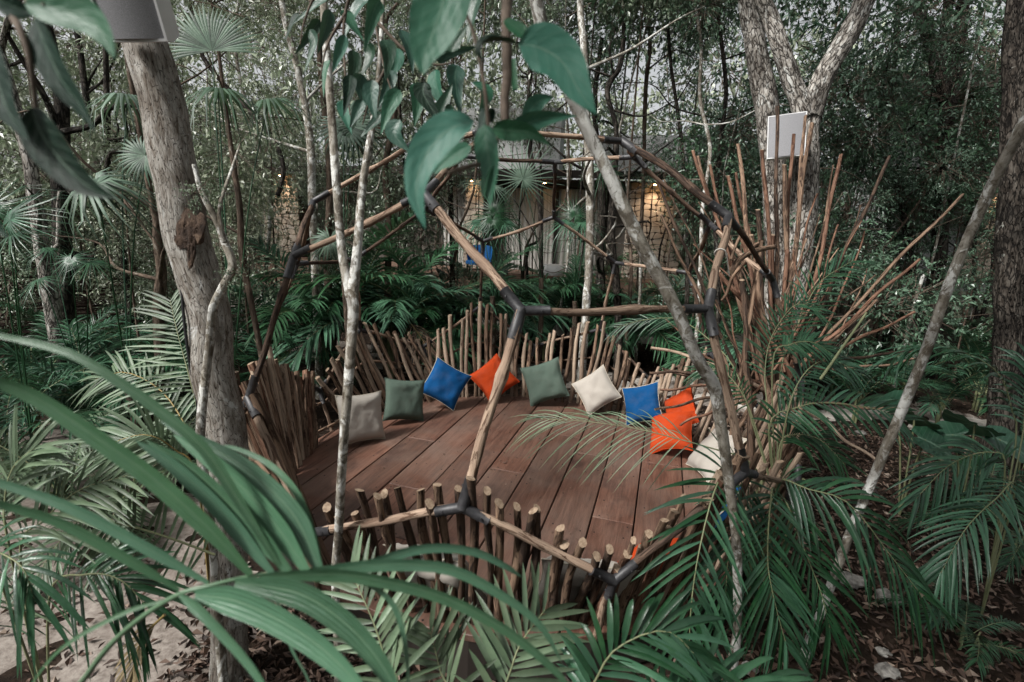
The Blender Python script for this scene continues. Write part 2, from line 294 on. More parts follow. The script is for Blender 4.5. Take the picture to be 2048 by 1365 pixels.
def box(mb, lo, hi, mi=0, fr=None):
    x0, y0, z0 = lo; x1, y1, z1 = hi
    V = np.array([(x0, y0, z0), (x1, y0, z0), (x1, y1, z0), (x0, y1, z0), (x0, y0, z1), (x1, y0, z1), (x1, y1, z1), (x0, y1, z1)], float)
    K = V.copy()
    if fr is not None: O, X, Y, Z = fr; V = O + V[:, :1] * X + V[:, 1:2] * Y + V[:, 2:] * Z
    mb.add(V, [[0, 3, 2, 1], [4, 5, 6, 7], [0, 1, 5, 4], [1, 2, 6, 5], [2, 3, 7, 6], [3, 0, 4, 7]], K, mi=mi)
def prism(mb, pts, z0, z1, mi=0, bev=0.):
    pts = np.asarray(pts, float); n = len(pts); c = pts.mean(0)
    rings = [(pts, z0), (pts, z1 - bev)] + ([(c + (pts - c) * (1 - bev / max(.05, np.abs(pts - c).max())), z1)] if bev else [])
    if not bev: rings[1] = (pts, z1)
    V = [(x, y, z) for p, z in rings for x, y in p]; m = len(rings)
    F = [[k * n + i, k * n + (i + 1) % n, (k + 1) * n + (i + 1) % n, (k + 1) * n + i] for k in range(m - 1) for i in range(n)]
    mb.add(V, F + [list(range((m - 1) * n, m * n))], mi=mi)

def blade(mb, P, w, side, n=7, prof='strap', fold=.25, across=1, lv=.5, wav=0., seed=0.):
    """leaf blade along P; side = approximate sideways vector; cross-section folded along the midrib"""
    P = cr(P, n) if len(P) > 2 else np.linspace(P[0], P[1], n); T = np.gradient(P, axis=0); V = []; K = []
    m = 2 * across + 1
    for i in range(n):
        s = i / (n - 1); t = nrm(T[i]); S = nrm(side - t * (side @ t)); Nn = np.cross(S, t)
        if prof == 'strap': ww = w * min(1, .35 + 3.2 * s) * (1 - s ** 3.2) ** .8
        else: ww = w * (math.sin(math.pi * min(1, s ** .72)) ** .85) * (1 - .35 * s) + .002 * (1 - s)
        for k in range(m):
            u = k / across - 1; q = abs(u)
            o = wav * w * noise.noise((u * 1.5 + seed, s * 5 + seed, seed)) * q
            V.append(P[i] + S * u * ww * .5 + Nn * (fold * ww * .5 * q ** 1.3 + o)); K.append((u, s, seed))
    F = [[i * m + k, i * m + k + 1, (i + 1) * m + k + 1, (i + 1) * m + k] for i in range(n - 1) for k in range(m - 1)]
    mb.add(V, F, K, lv)

def frond(P, ll, lw, npairs=32, lift=.25, droop=.35, up=(0, 0, 1), t0=.14, sec=4, rr=.007, split=False, jit=.12, seed=1, twist=0., side_only=0, a0=62, a1=22):
    """feather palm frond: returns [rachis MB, [leaflet MBs]] (one shared MB unless split)"""
    r = random.Random(seed); n = 18; P = cr(P, n); T = np.gradient(P, axis=0); up = np.array(up, float)
    L = np.linalg.norm(np.diff(P, axis=0), axis=1).sum()
    ra = MB(); tube(ra, P, np.linspace(rr, rr * .25, n), 5, mi=1); lf = []; mb = ra
    for k in range(npairs):
        s = t0 + (1 - t0) * (k + .5) / npairs
        i = min(n - 2, int(s * (n - 1))); u = s * (n - 1) - i; p = P[i] * (1 - u) + P[i + 1] * u; t = nrm(T[i] * (1 - u) + T[i + 1] * u)
        S = nrm(np.cross(t, up)); Nn = np.cross(S, t); q = (s - t0) / (1 - t0)
        for sg in (-1, 1):
            if side_only and sg != side_only: continue
            if r.random() < .03: continue
            a = math.radians(a0 + (a1 - a0) * q + r.gauss(0, 5)); ln = ll * (.55 + 1.1 * q - 1.05 * q * q) * r.uniform(.88, 1.1) * 1.15
            d = t * math.cos(a) + S * sg * math.sin(a) + Nn * (lift + r.gauss(0, jit)); d = nrm(d)
            g = np.array([0, 0, -1.]) * droop * r.uniform(.7, 1.3)
            pts = [p + d * ln * x + g * ln * x * x for x in (0, .35, .7, 1.)]
            if split: mb = MB()
            blade(mb, pts, lw * r.uniform(.85, 1.1), nrm(np.cross(d, Nn)) , sec + 1, 'strap', .35, 1, r.random(), seed=r.random())
            if split: lf.append(mb)
    return ra, lf
def place_frond(parent, P, ll, lw, mat='palm', stalk='stalk', **k):
    split = k.get('split', False); ra, lf = frond(P, ll, lw, **k); f = ra.build('frond', [mat, stalk], parent)
    for x in lf: x.build('leaflet', [mat, stalk], f)
    return f

# ------------------------------------------------------------------ ground, path
mb = MB(); g = []
X = np.concatenate([np.linspace(-120, -12, 10), np.linspace(-11, 12, 70), np.linspace(13, 120, 10)]); Yg = np.concatenate([np.linspace(-30, -7, 6), np.linspace(-6, 14, 64), np.linspace(15, 120, 12)])
for y in Yg:
    for x in X:
        near = abs(x) < 12 and -6.5 < y < 14
        g.append((x, y, (.05 * noise.noise((x * .6, y * .6, 3)) + .025 * noise.noise((x * 2.2, y * 2.2, 1)) - .03) if near else -.03))
nx = len(X); mb.add(g, [[j * nx + i, j * nx + i + 1, (j + 1) * nx + i + 1, (j + 1) * nx + i] for j in range(len(Yg) - 1) for i in range(nx - 1)])
ground = struct(mb.build('ground', 'ground'))
def gz(x, y): return .05 * noise.noise((x * .6, y * .6, 3)) + .025 * noise.noise((x * 2.2, y * 2.2, 1)) - .03
def sheet(name, poly, mat, dz=.05, res=.12, fray=.35):
    poly = np.array(poly); lo = poly.min(0); hi = poly.max(0); mb = MB(); idx = {}; V = []; F = []
    def inside(x, y):
        c = False; n = len(poly)
        for i in range(n):
            (x1, y1), (x2, y2) = poly[i], poly[(i + 1) % n]
            if (y1 > y) != (y2 > y) and x < (x2 - x1) * (y - y1) / (y2 - y1) + x1: c = not c
        return c
    nx_, ny_ = int((hi[0] - lo[0]) / res) + 1, int((hi[1] - lo[1]) / res) + 1
    def vid(i, j):
        if (i, j) not in idx:
            x, y = lo[0] + i * res, lo[1] + j * res; idx[i, j] = len(V); V.append((x, y, gz(x, y) + dz + .012 * noise.noise((x * 5, y * 5, 0))))
        return idx[i, j]
    for i in range(nx_):
        for j in range(ny_):
            x, y = lo[0] + (i + .5) * res, lo[1] + (j + .5) * res
            if inside(x + fray * noise.noise((x * 1.3, y * 1.3, 5)), y + fray * noise.noise((x * 1.3, y * 1.3, 9))): F.append([vid(i, j), vid(i + 1, j), vid(i + 1, j + 1), vid(i, j + 1)])
    mb.add(V, F); return struct(mb.build(name, mat))
sheet('sandy_path', [(-6, -4.5), (-.5, -4.6), (-1.2, -2.9), (-1.75, -1.9), (-2.6, -1.2), (-3.6, -.2), (-4.6, .5), (-6.5, .4)], 'sand', .006, .05, .5)
path = sheet('stone_path', [(-8, 5.6), (-4.5, 4.0), (-1.5, 3.9), (1, 3.7), (4.2, 3.4), (7, 4.2), (7, 5.2), (4.2, 4.6), (1, 5.1), (-1.5, 5.4), (-4.5, 5.5), (-8, 7)], 'sand', .004)
for k in range(46):     # irregular slabs along the path behind the dome
    x = -5 + k * .27 + random.uniform(-.1, .1); y = 4.55 + random.uniform(-.55, .5) - .02 * x * x + (.1 if x < 0 else 0)
    n = random.randint(5, 7); r0 = random.uniform(.16, .27); m_ = MB()
    prism(m_, [(r0 * random.uniform(.8, 1.2) * math.cos(2 * math.pi * i / n), r0 * .8 * random.uniform(.8, 1.2) * math.sin(2 * math.pi * i / n)) for i in range(n)], 0, .05, bev=.012)
    obj('slab', m_.mesh('slab', 'slab', False), path, Matrix.Translation((x, y, gz(x, y) + .0)))

# ------------------------------------------------------------------ dome: a truncated icosahedron of poles, cut off at the ground
phi = (1 + 5 ** .5) / 2; vset = set()
import itertools
for base in [(0, 1, 3 * phi), (1, 2 + phi, 2 * phi), (phi, 2, 2 * phi + 1)]:
    for s in itertools.product([1, -1], repeat=3):
        v = [a_ * b_ for a_, b_ in zip(base, s)]
        for k in range(3): vset.add(tuple(round(x + 0.0, 9) + 0.0 for x in v[k:] + v[:k]))
TI = np.array(sorted(vset)) / 2.0; ax_ = np.array([1, 1, 1]) / 3 ** .5
xx = nrm(np.cross(ax_, [0, 0, 1.])); yy = np.cross(ax_, xx); DV = np.stack([TI @ xx, TI @ yy, TI @ ax_ * .9742 + 1.2], 1)
DD = np.linalg.norm(TI[:, None] - TI[None], axis=2); DADJ = [[j for j in range(60) if j != i and DD[i, j] < 1.01] for i in range(60)]
seen = {31: (848, 388), 21: (588, 512), 26: (626, 404), 29: (1042, 622), 39: (1416, 618), 47: (1457, 433), 49: (1245, 283), 19: (925, 1015), 24: (1228, 1162), 13: (497, 797), 57: (1268, 314), 53: (1110, 325), 37: (851, 418), 44: (966, 483), 52: (1108, 435), 56: (1231, 526), 58: (1378, 546), 59: (1420, 448), 55: (1545, 560), 17: (593, 528), 11: (622, 1067), 41: (975, 262), 36: (836, 282), 8: (640, 782), 34: (1490, 945)}
for i, (px, py) in seen.items(): DV[i] = at(px, py, proj(DV[i])[2])      # hand-built: each joint a little off the ideal
ring = [11, 19, 24, 34, 43, 51, 50, 54, 46, 48, 40, 35, 25, 16, 8, 9, 5, 13]
feet = {i: [j for j in DADJ[i] if DV[j][2] < .3][0] for i in ring if any(DV[j][2] < .3 for j in DADJ[i])}
dome = thing('dome_frame', 'open dome frame of rough wooden poles joined by black steel sleeves', 'dome frame', (0, 0, 0))
keep = [i for i in range(60) if DV[i][2] > .3]
for i in feet.values(): DV[i][2] = gz(DV[i][0], DV[i][1]) - .03
POLER = {(31, 29): .032, (29, 19): .033, (49, 47): .031, (47, 39): .029, (21, 31): .024, (21, 13): .025, (39, 34): .029, (13, 11): .03, (19, 11): .028, (19, 24): .028, (24, 34): .027, (29, 39): .0241}
def prad(i, j): return .82 * POLER.get((i, j), POLER.get((j, i), .0235))
def pole(a_, b_, seed, dark, rad0=.025):
    d = b_ - a_; L = np.linalg.norm(d); t = d / L; s = nrm(np.cross(t, [.3, .2, 1])); b2 = np.cross(t, s); r = random.Random(seed)
    n = 16; A1, A2, p1, p2 = r.uniform(-.022, .022), r.uniform(-.012, .012), r.uniform(0, 6), r.uniform(0, 6); P = []; R = []
    kn = r.uniform(.3, .75); ks = r.choice([0, .25, .35])
    if abs(rad0 - .82 * .0241) < 1e-6: kn, ks = .58, .75
    sag = r.uniform(-.025, .02)
    for k in range(n):
        u = k / (n - 1); e = math.sin(math.pi * u)
        P.append(a_ + d * u + e * (s * (A1 * math.sin(u * 7 + p1) + .5 * A2) + b2 * A2 * math.sin(u * 6 + p2)) + np.array([0, 0, sag * e]))
        R.append(rad0 * r.uniform(.92, 1.08) * (1 + ks * math.exp(-((u - kn) / .045) ** 2)))
    m_ = MB(); tube(m_, P, R, 10, .16, 5, seed); return m_.build('pole', 'pole_dark' if dark else 'pole', dome)
k = 0
for i in keep:
    for j in DADJ[i]:
        if j > i and j in keep or (i in feet and j == feet[i]):
            dark = (i, j) in ((37, 45), (27, 37), (17, 27), (44, 37), (37, 44), (45, 53), (53, 52), (52, 53), (47, 55), (57, 59)) or random.random() < .15; k += 1
            pole(DV[i], DV[j], 11 + k * 3.7, dark, prad(i, j))
for i in keep:
    m_ = MB()
    for j in DADJ[i]:
        if j in keep or feet.get(i) == j:
            t = nrm(DV[j] - DV[i]); L = .15; rs = prad(i, j) * .75 + .0105; P = [DV[i] - t * .01, DV[i] + t * .01, DV[i] + t * (L - .004), DV[i] + t * (L - .003), DV[i] + t * L]; tube(m_, P, [rs, rs, rs, rs * 1.05, rs * 1.05], 14)
            Sx = nrm(np.cross(t, [.2, .1, 1])); By = nrm(np.cross(t, Sx)); pb = DV[i] + t * L * .7
            for w_ in (Sx, -Sx, By): tube(m_, [pb + w_ * (rs - .002), pb + w_ * (rs + .005)], .006, 6)
    m_.build('connector', 'sleeve', dome)
m_ = MB()      # pale cord tied round the right-hand pole
c0 = DV[39] * .45 + DV[47] * .55; t = nrm(DV[47] - DV[39]); S_ = nrm(np.cross(t, [0, 0, 1])); B_ = np.cross(t, S_)
tube(m_, [c0 + (S_ * math.cos(a_) + B_ * math.sin(a_)) * .034 for a_ in np.linspace(0, 6.3, 18)], .004, 5)
tube(m_, [c0 + RGT * .04, c0 + RGT * .05 - np.array([0, 0, .05]), c0 + RGT * .075 - np.array([0, 0, .14])], .004, 5); m_.build('cord', 'string', dome)

# ------------------------------------------------------------------ deck of broad planks
ZD = .35; th = math.radians(82.7); ux = np.array([math.sin(th), -math.cos(th)]); uy = np.array([math.cos(th), math.sin(th)])
deck = thing('deck_platform', 'low round deck of broad reddish brown hardwood planks under the dome', 'deck', (0, 0, 0))
RA = [math.atan2(DV[i][1], DV[i][0]) for i in ring]; poly = [2.26 * np.array([math.cos(a_), math.sin(a_)]) for a_ in RA]
polyuv = [np.array([p @ ux, p @ uy]) for p in poly]
def yspan(x):
    ys = []
    for i in range(18):
        (x1, y1), (x2, y2) = polyuv[i], polyuv[(i + 1) % 18]
        if (x1 - x) * (x2 - x) < 0: ys.append(y1 + (y2 - y1) * (x - x1) / (x2 - x1))
    return (min(ys), max(ys)) if len(ys) > 1 else None
edges = [-2.2, -2.06, -1.68, -1.33, -.985, -.59, -.21, .155, .535, .895, 1.245, 1.655, 2.02, 2.2]
cuts = {4: [(820, 975)], 3: [(850, 880)], 6: [(1020, 943)], 8: [(1185, 910), ], 9: [(1222, 1041)], 10: [(1326, 930)], 5: [(980, 1120)], 7: [(1060, 860)], 2: [(745, 1060)]}
for k in range(len(edges) - 1):
    x0, x1 = edges[k] + .006, edges[k + 1] - .006; a_, b_ = yspan(x0), yspan(x1)
    if not a_ or not b_: continue
    cs = sorted(float(onz(px, py, ZD)[:2] @ uy) for px, py in cuts.get(k, [])); ys = [None] + cs + [None]
    for q in range(len(ys) - 1):
        lo0, lo1 = (a_[0], b_[0]) if ys[q] is None else (ys[q] + .003,) * 2; hi0, hi1 = (a_[1], b_[1]) if ys[q + 1] is None else (ys[q + 1] - .003,) * 2
        mx, my = (x0 + x1) / 2, (lo0 + hi0) / 2; m_ = MB(); bv = .004; zt = random.uniform(-.004, .003)
        O_ = [(x0, lo0), (x1, lo1), (x1, hi1), (x0, hi0)]; I_ = [(x0 + bv, lo0 + bv), (x1 - bv, lo1 + bv), (x1 - bv, hi1 - bv), (x0 + bv, hi0 - bv)]
        V = [(x - mx, y - my, z) for pts, z in ((O_, -.045), (O_, -bv + zt), (I_, zt)) for x, y in pts]
        m_.add(V, [[0, 3, 2, 1]] + [[r_ * 4 + i, r_ * 4 + (i + 1) % 4, r_ * 4 + 4 + (i + 1) % 4, r_ * 4 + 4 + i] for r_ in (0, 1) for i in range(4)] + [[8, 9, 10, 11]])
        loc = ux * mx + uy * my; pl = obj('plank', m_.mesh('plank', 'plank', False), deck, axes((*ux, 0), (*uy, 0), (0, 0, 1), (*loc, ZD)))
        m_ = MB(); yl, yh = max(lo0, lo1) - my, min(hi0, hi1) - my
        for yn in [yl + .05, yh - .05] + [y - my for y in np.arange(-2, 2.1, .55) if yl + .1 < y - my < yh - .1]:
            for xn in (x0 - mx + .06, x1 - mx - .06):
                if random.random() < .92:
                    q0 = (xn + random.uniform(-.02, .02), yn + random.uniform(-.02, .02)); tube(m_, [(*q0, zt - .004), (*q0, zt + .0015)], .008, 6)
        if m_.n: nl = obj('nail_heads', m_.mesh('nail_heads', 'nail', False), pl); nl['kind'] = 'stuff'; ORG.pop(nl.name, None)
m_ = MB(); n_ = 36
for i in range(18):
    p, q = poly[i] * .985, poly[(i + 1) % 18] * .985; d = nrm(np.append(q - p, 0)); o_ = np.array([d[1], -d[0], 0])
    box(m_, (0, -.04, .02), (np.linalg.norm(q - p), 0, ZD - .05), fr=(np.append(p, 0), d, o_, np.array([0, 0, 1.])))
m_.build('rim_board', 'rim', deck, False)

# ------------------------------------------------------------------ stake fences round the deck, following the ring of the dome
stakes = []
for v in range(10):
    r = random.Random(v + 50); m_ = MB(); n = 9; P = []; R = []; ph = r.uniform(0, 6); A = r.uniform(.006, .02)
    for k in range(n):
        u = k / (n - 1); P.append((A * math.sin(u * 5 + ph), A * .7 * math.sin(u * 6.5 + ph * 2), u)); R.append(r.uniform(.9, 1.1) * .021 * (1.06 - .12 * u))
    if v % 3 == 0: R[5] *= 1.18
    tube(m_, P, R, 8, .2, 5, v * 3.1, capmi=1, slant=r.uniform(.2, .9)); stakes.append(m_)
smesh = [[m_.mesh('stake', [w_, 'cut']) for m_ in stakes] for w_ in ('stake', 'stake_dark', 'stake_pale')]
split_m = []
for v in range(6):      # split logs: wedge-shaped section
    r = random.Random(v + 80); m_ = MB(); n = 8; P = [(.012 * math.sin(k * .8 + v), .008 * math.sin(k * 1.1 + v), k / 7) for k in range(n)]
    tube(m_, P, [.03 * r.uniform(.9, 1.1) for k in range(n)], 6, .45, 1.2, v * 5.3, capmi=1, slant=r.uniform(-.5, .5)); split_m.append(m_)
spmesh = [[m_.mesh('split_log', [w_, 'cut']) for m_ in split_m] for w_ in ('stake', 'stake_pale', 'stick_red', 'stake')]
def ringpt(f):
    i = int(f) % 18; u = f - int(f); return DV[ring[i]] * (1 - u) + DV[ring[(i + 1) % 18]] * u
def put(meshes, par, name, b, t, seed, sx=1., flat=1.):
    r = random.Random(seed); d = t - b; L = np.linalg.norm(d); z = d / L; a_ = r.uniform(0, 6.28); x = nrm(np.cross(z, [math.cos(a_), math.sin(a_), .1])); y = np.cross(z, x)
    return obj(name, r.choice(meshes), par, axes(x * sx, y * sx * flat, z * L, b))
def fence(label, f0, f1, step, kinds, rin=.93, tall=.09, rb=2.12, split=False, outw=0., rail=True, sxr=(.9, 1.2), bsh=0., jit=.15):
    mid = ringpt((f0 + f1) / 2); th_ = thing('stake_fence', label, 'fence', (mid[0], mid[1], 0), 'stake fences round the deck'); f = f0; k = 0
    n = int((f1 - f0) * .97 / step)
    for k in range(n):
        f = f0 + (f1 - f0) * (k + .5 + random.uniform(-jit, jit)) / n; tp = ringpt(f).copy(); a_ = math.atan2(tp[1], tp[0]); rr = math.hypot(tp[0], tp[1])
        tp[:2] *= (rr + outw - .055) / rr; b = np.array([rb * math.cos(a_ + bsh), rb * math.sin(a_ + bsh), ZD - .03]); e = tp - b; L = np.linalg.norm(e)
        t = b + e * (1 + (tall + random.uniform(-.05, .10)) / L) + np.array([random.gauss(0, .02), random.gauss(0, .02), 0]); b[:2] += np.random.default_rng(k).normal(0, .012, 2)
        if split: put(random.choice(spmesh), th_, 'split_log', b, t, k * 7 + int(f0 * 100), random.uniform(.8, 1.25), random.uniform(.55, .9))
        else: put(smesh[random.choice(kinds)], th_, 'stake', b, t, k * 5 + int(f0 * 100), random.uniform(*sxr))
    if rail:      # thin rails tied behind the stakes
        for hh in (.12, .62):
            P = []
            for f in np.linspace(f0, f1, 12):
                tp = ringpt(f); a_ = math.atan2(tp[1], tp[0]); b = np.array([rb * math.cos(a_), rb * math.sin(a_), ZD]); q = b + (tp - b) * hh; q[:2] *= 1.028; P.append(q)
            m_ = MB(); tube(m_, P, .016, 7, .2, 4, f0 + hh); m_.build('rail', 'stake', th_)
    return th_
fence('front fence of thick dark round stakes left of the Y joint', .06, 1.0, .080, (0, 1, 0), split=False, tall=.12, rail=False, sxr=(.95, 1.25), jit=.08)
fence('front fence of thick round stakes with slanting cut tops right of the Y joint', 1.0, 2.0, .083, (0, 1, 1), tall=.12, rail=False, sxr=(.95, 1.25), jit=.08)
fence('tight fence of split brown logs behind the long drooping palm frond', 2.0, 3.0, .062, (0,), split=True, tall=.04, rail=False)
fence('slanting stick fence on the right behind the burst of bare sticks', 3.0, 6.9, .13, (0, 2), tall=.05, sxr=(.8, 1.1))
fence('pale stick fence behind the white cushion and blue cushion on the right', 7.0, 9.0, .112, (2, 2, 0), tall=.08, sxr=(1.05, 1.4))
fence('pale stick fence behind the orange cushion at the back of the deck', 9.0, 11.95, .115, (0, 2, 2), tall=.09, sxr=(1.05, 1.45))
fence('pale stick fence behind the blue and green cushions at back left', 12.0, 14.1, .108, (2, 0, 2), tall=.09, sxr=(1.1, 1.45), bsh=-.13)
fence('tight fence of split weathered logs on the left of the deck', 14.12, 17.15, .052, (0,), split=True, tall=.06, outw=.02, bsh=.17)

# ------------------------------------------------------------------ cushions
def cushion(label, px, py, size, color, roll, facing=None, tilt=24, zc=None, pipe=True, seed=0, bend=0.):
    r = random.Random(seed); n = 18; half = size / 2; m_ = MB(); V = []; K = []; F = []
    ca = abs(math.cos(math.radians(roll))) + abs(math.sin(math.radians(roll))); h = half * ca * .95
    zc = zc or ZD + h * math.cos(math.radians(tilt)) + .01; c = onz(px, py, zc); 
    f = nrm(np.array([-c[0], -c[1], 0])) if facing is None else nrm(np.array([math.cos(math.radians(facing)), math.sin(math.radians(facing)), 0]))
    nz = f * math.cos(math.radians(tilt)) + np.array([0, 0, math.sin(math.radians(tilt))]); xr = nrm(np.cross([0, 0, 1], nz)); yr = np.cross(nz, xr)
    a_ = math.radians(roll); xr, yr = xr * math.cos(a_) + yr * math.sin(a_), -xr * math.sin(a_) + yr * math.cos(a_)
    for sg in (1, -1):
        for i in range(n + 1):
            for j in range(n + 1):
                u, v = i / n * 2 - 1, j / n * 2 - 1; e = max(0, (1 - u ** 4) * (1 - v ** 4)) ** .55
                pu = u * (1 - .10 * (1 - v * v) * abs(u) ** 3); pv = v * (1 - .10 * (1 - u * u) * abs(v) ** 3)
                wr = .022 * noise.noise((u * 2.2 + seed, v * 2.2, sg)) * e + .009 * noise.noise((u * 6 + seed, v * 7, sg)) * e ** .5 + .010 * math.sin(9 * math.atan2(v - .9, u - .8) + seed) * math.exp(-3 * ((u - .8) ** 2 + (v - .9) ** 2)) * e ** .4
                t = sg * (.085 * e * (1 - .12 * u * r.random() * 0) + wr) + bend * (u * u) * .06
                V.append((pu * half, pv * half, t + .008 * noise.noise((u * 3 + seed, v * 3, 7)) * (1 - e))); K.append((pu * half + sg, pv * half, seed))
    m = n + 1
    for q in (0, 1):
        for i in range(n):
            for j in range(n):
                b = q * m * m; fc = [b + i * m + j, b + (i + 1) * m + j, b + (i + 1) * m + j + 1, b + i * m + j + 1]; F.append(fc if q == 0 else fc[::-1])
    m_.add(V, F, K); names = {'f_white': 'oatmeal', 'f_green': 'green', 'f_blue': 'blue', 'f_orange': 'orange'}
    me = m_.mesh('cushion', color); o = obj('cushion', me, None, axes(xr, yr, nz, c)); tag(o, label, 'cushion', 'scatter cushions on the deck')
    if pipe:
        E_ = [V[0 * m + j] for j in range(m)] + [V[i * m + n] for i in range(1, m)] + [V[n * m + j] for j in range(n - 1, -1, -1)] + [V[i * m] for i in range(n - 1, -1, -1)]
        p_ = MB(); tube(p_, E_, .0045, 5, cap=False); pm = p_.mesh('piping', 'piping' if color in ('f_blue', 'f_white') else color); obj('piping', pm, o)
    return o
cushion('oatmeal cushion standing square beside the forked pale trunk, leftmost on the deck', 722, 836, 0.54, 'f_white', -6, facing=-35, tilt=18, seed=1)
cushion('grey green cushion between the leftmost oatmeal and the blue cushion', 809, 800, 0.508, 'f_green', -10, facing=-48, tilt=20, seed=2)
cushion('blue cushion with pale piping tipped on its corner beside the back orange one', 891, 768, 0.529, 'f_blue', -33, facing=-60, tilt=24, seed=3)
cushion('orange cushion on its corner at the back, behind the leaning front pole', 988, 758, 0.508, 'f_orange', 40, facing=-76, tilt=26, seed=4)
cushion('dark green cushion right of the back orange cushion', 1089, 764, 0.551, 'f_green', 22, facing=-92, tilt=22, seed=5)
cushion('oatmeal cushion standing on its corner against the back fence', 1192, 781, 0.508, 'f_white', 43, facing=-112, tilt=26, seed=6)
cushion('blue cushion behind the palm tip at the right of the deck', 1284, 808, 0.486, 'f_blue', 24, facing=-122, tilt=22, seed=7)
cushion('orange cushion slumped forward at the right of the deck', 1338, 862, .50, 'f_orange', 34, facing=-140, tilt=44, seed=8, bend=-1)
cushion('orange cushion propped on its corner behind the slumped orange one', 1362, 822, .46, 'f_orange', 42, facing=-150, tilt=14, seed=18)
cushion('oatmeal cushion half hidden by the lichened diagonal trunk', 1430, 905, 0.562, 'f_white', 10, facing=-175, tilt=38, seed=9)
cushion('blue cushion showing as a sliver behind the drooping frond', 1432, 1030, 0.518, 'f_blue', 12, facing=150, tilt=30, seed=10)
cushion('orange cushion behind the split log fence at front right', 1308, 1116, 0.44, 'f_orange', 20, facing=120, tilt=35, seed=11)
cushion('large oatmeal cushion leaning on the front fence, right of the Y joint', 1165, 1165, 0.562, 'f_white', 4, facing=95, tilt=32, seed=12)
cushion('oatmeal cushion leaning on the front fence behind the bright green frond', 880, 1150, 0.562, 'f_white', -8, facing=80, tilt=32, seed=13)

# ------------------------------------------------------------------ trees
def crown_mesh(name, n, R, ll, lw, mat, seed, clump=12, flat=.6, twigs=True):
    """uneven crown of leafy twigs round the origin"""
    g = np.random.default_rng(seed); k = n // clump; d = g.normal(size=(k, 3)); d /= np.linalg.norm(d, axis=1)[:, None]
    rad = g.uniform(.25, 1, k) ** .55; c = d * rad[:, None] * np.array(R)
    c += .35 * np.array(R) * np.array([[noise.noise(tuple(x * 1.1 + seed + o)) for o in (0, 9, 19)] for x in c])
    dirs = d * .7 + g.normal(size=(k, 3)) * .5; dirs[:, 2] -= .1; dirs /= np.linalg.norm(dirs, axis=1)[:, None]
    t = np.tile(np.linspace(0, 1, clump), k); ci = np.repeat(np.arange(k), clump); tl = .28 * (ll / .085)
    p = c[ci] + dirs[ci] * (t * tl)[:, None] + g.normal(size=(len(t), 3)) * .02; p[:, 2] -= .06 * t * t
    ld = dirs[ci] * .5 + g.normal(size=(len(t), 3)) * .65; ld[:, 2] -= .35; ld /= np.linalg.norm(ld, axis=1)[:, None]
    up = g.normal(size=(len(t), 3)) * .55 + np.array([0, 0, 1.]); S = np.cross(ld, up); S /= np.linalg.norm(S, axis=1)[:, None] + 1e-9; Nn = np.cross(S, ld)
    L = ll * g.uniform(.6, 1.25, len(t)); W = lw * g.uniform(.7, 1.2, len(t))
    V = np.stack([p, p + ld * (L * .45)[:, None] + S * (W * .5)[:, None] + Nn * (W * .14)[:, None], p + ld * L[:, None] - np.array([0, 0, 1]) * (L * .12)[:, None], p + ld * (L * .45)[:, None] - S * (W * .5)[:, None] + Nn * (W * .14)[:, None]], 1).reshape(-1, 3)
    lv = np.repeat(g.random(len(t)), 4); i0 = np.arange(len(t)) * 4
    F = np.concatenate([np.stack([i0, i0 + 1, i0 + 2], 1), np.stack([i0, i0 + 2, i0 + 3], 1)]).tolist()
    mb = MB(); mb.add(V, F, V * 0, lv)
    if twigs:
        for q in range(0, k, 3):
            a0 = c[q] * .25; e = c[q] + dirs[q] * tl; mb_p = [a0, (a0 + e) / 2 + g.normal(size=3) * .06, e]; tube(mb, cr(mb_p, 4), [.009, .007, .005, .003], 3, cap=False, mi=1)
    return mb.mesh(name, [mat, 'twig'], False)
CR = {}
for mat in ('shrub_pale', 'shrub_mid', 'shrub_dark'):
    CR[mat] = [crown_mesh('crown', 1500, (1.0, 1.0, .8), .085, .036, mat, 5 + i * 7) for i in range(4)] + [crown_mesh('crown', 900, (1.0, .9, .9), .12, .05, mat, 90 + i, 8) for i in range(2)] + [crown_mesh('crown', 520, (1.0, .9, .85), .17, .075, mat, 190 + i, 7) for i in range(2)]
SPRIG = [crown_mesh('leaf_spray', 160, (.35, .35, .3), .075, .042, 'shrub_mid', 300 + i, 6) for i in range(3)]
def add_crown(t, p, s, mat, k=None, name='crown'):
    me = random.choice(CR[mat]) if k is None else CR[mat][k]
    a_ = random.uniform(0, 6.28); c, s_ = math.cos(a_), math.sin(a_); sz = s * random.uniform(.8, 1.1)
    return obj(name, me, t, axes((c * s, s_ * s, 0), (-s_ * s, c * s, 0), (0, 0, sz), p))
def trunk_tube(m_, pts, rad, seg=12, amp=.14, freq=2.2, seed=0., step=.07, wob=.35):
    L = np.linalg.norm(np.diff(np.array(pts), axis=0), axis=1).sum(); n = max(8, int(L / step)); P = cr(pts, n); R = np.interp(np.linspace(0, 1, n), np.linspace(0, 1, len(rad)), rad)
    J = np.array([[noise.noise((seed + o, k * step * 1.6, o)) for o in (3, 11, 23)] for k in range(n)]) * np.minimum(1, np.arange(n) / 8)[:, None]; P = P + J * R[:, None] * wob
    tube(m_, P, R, seg, amp, freq, seed)
    return P, R
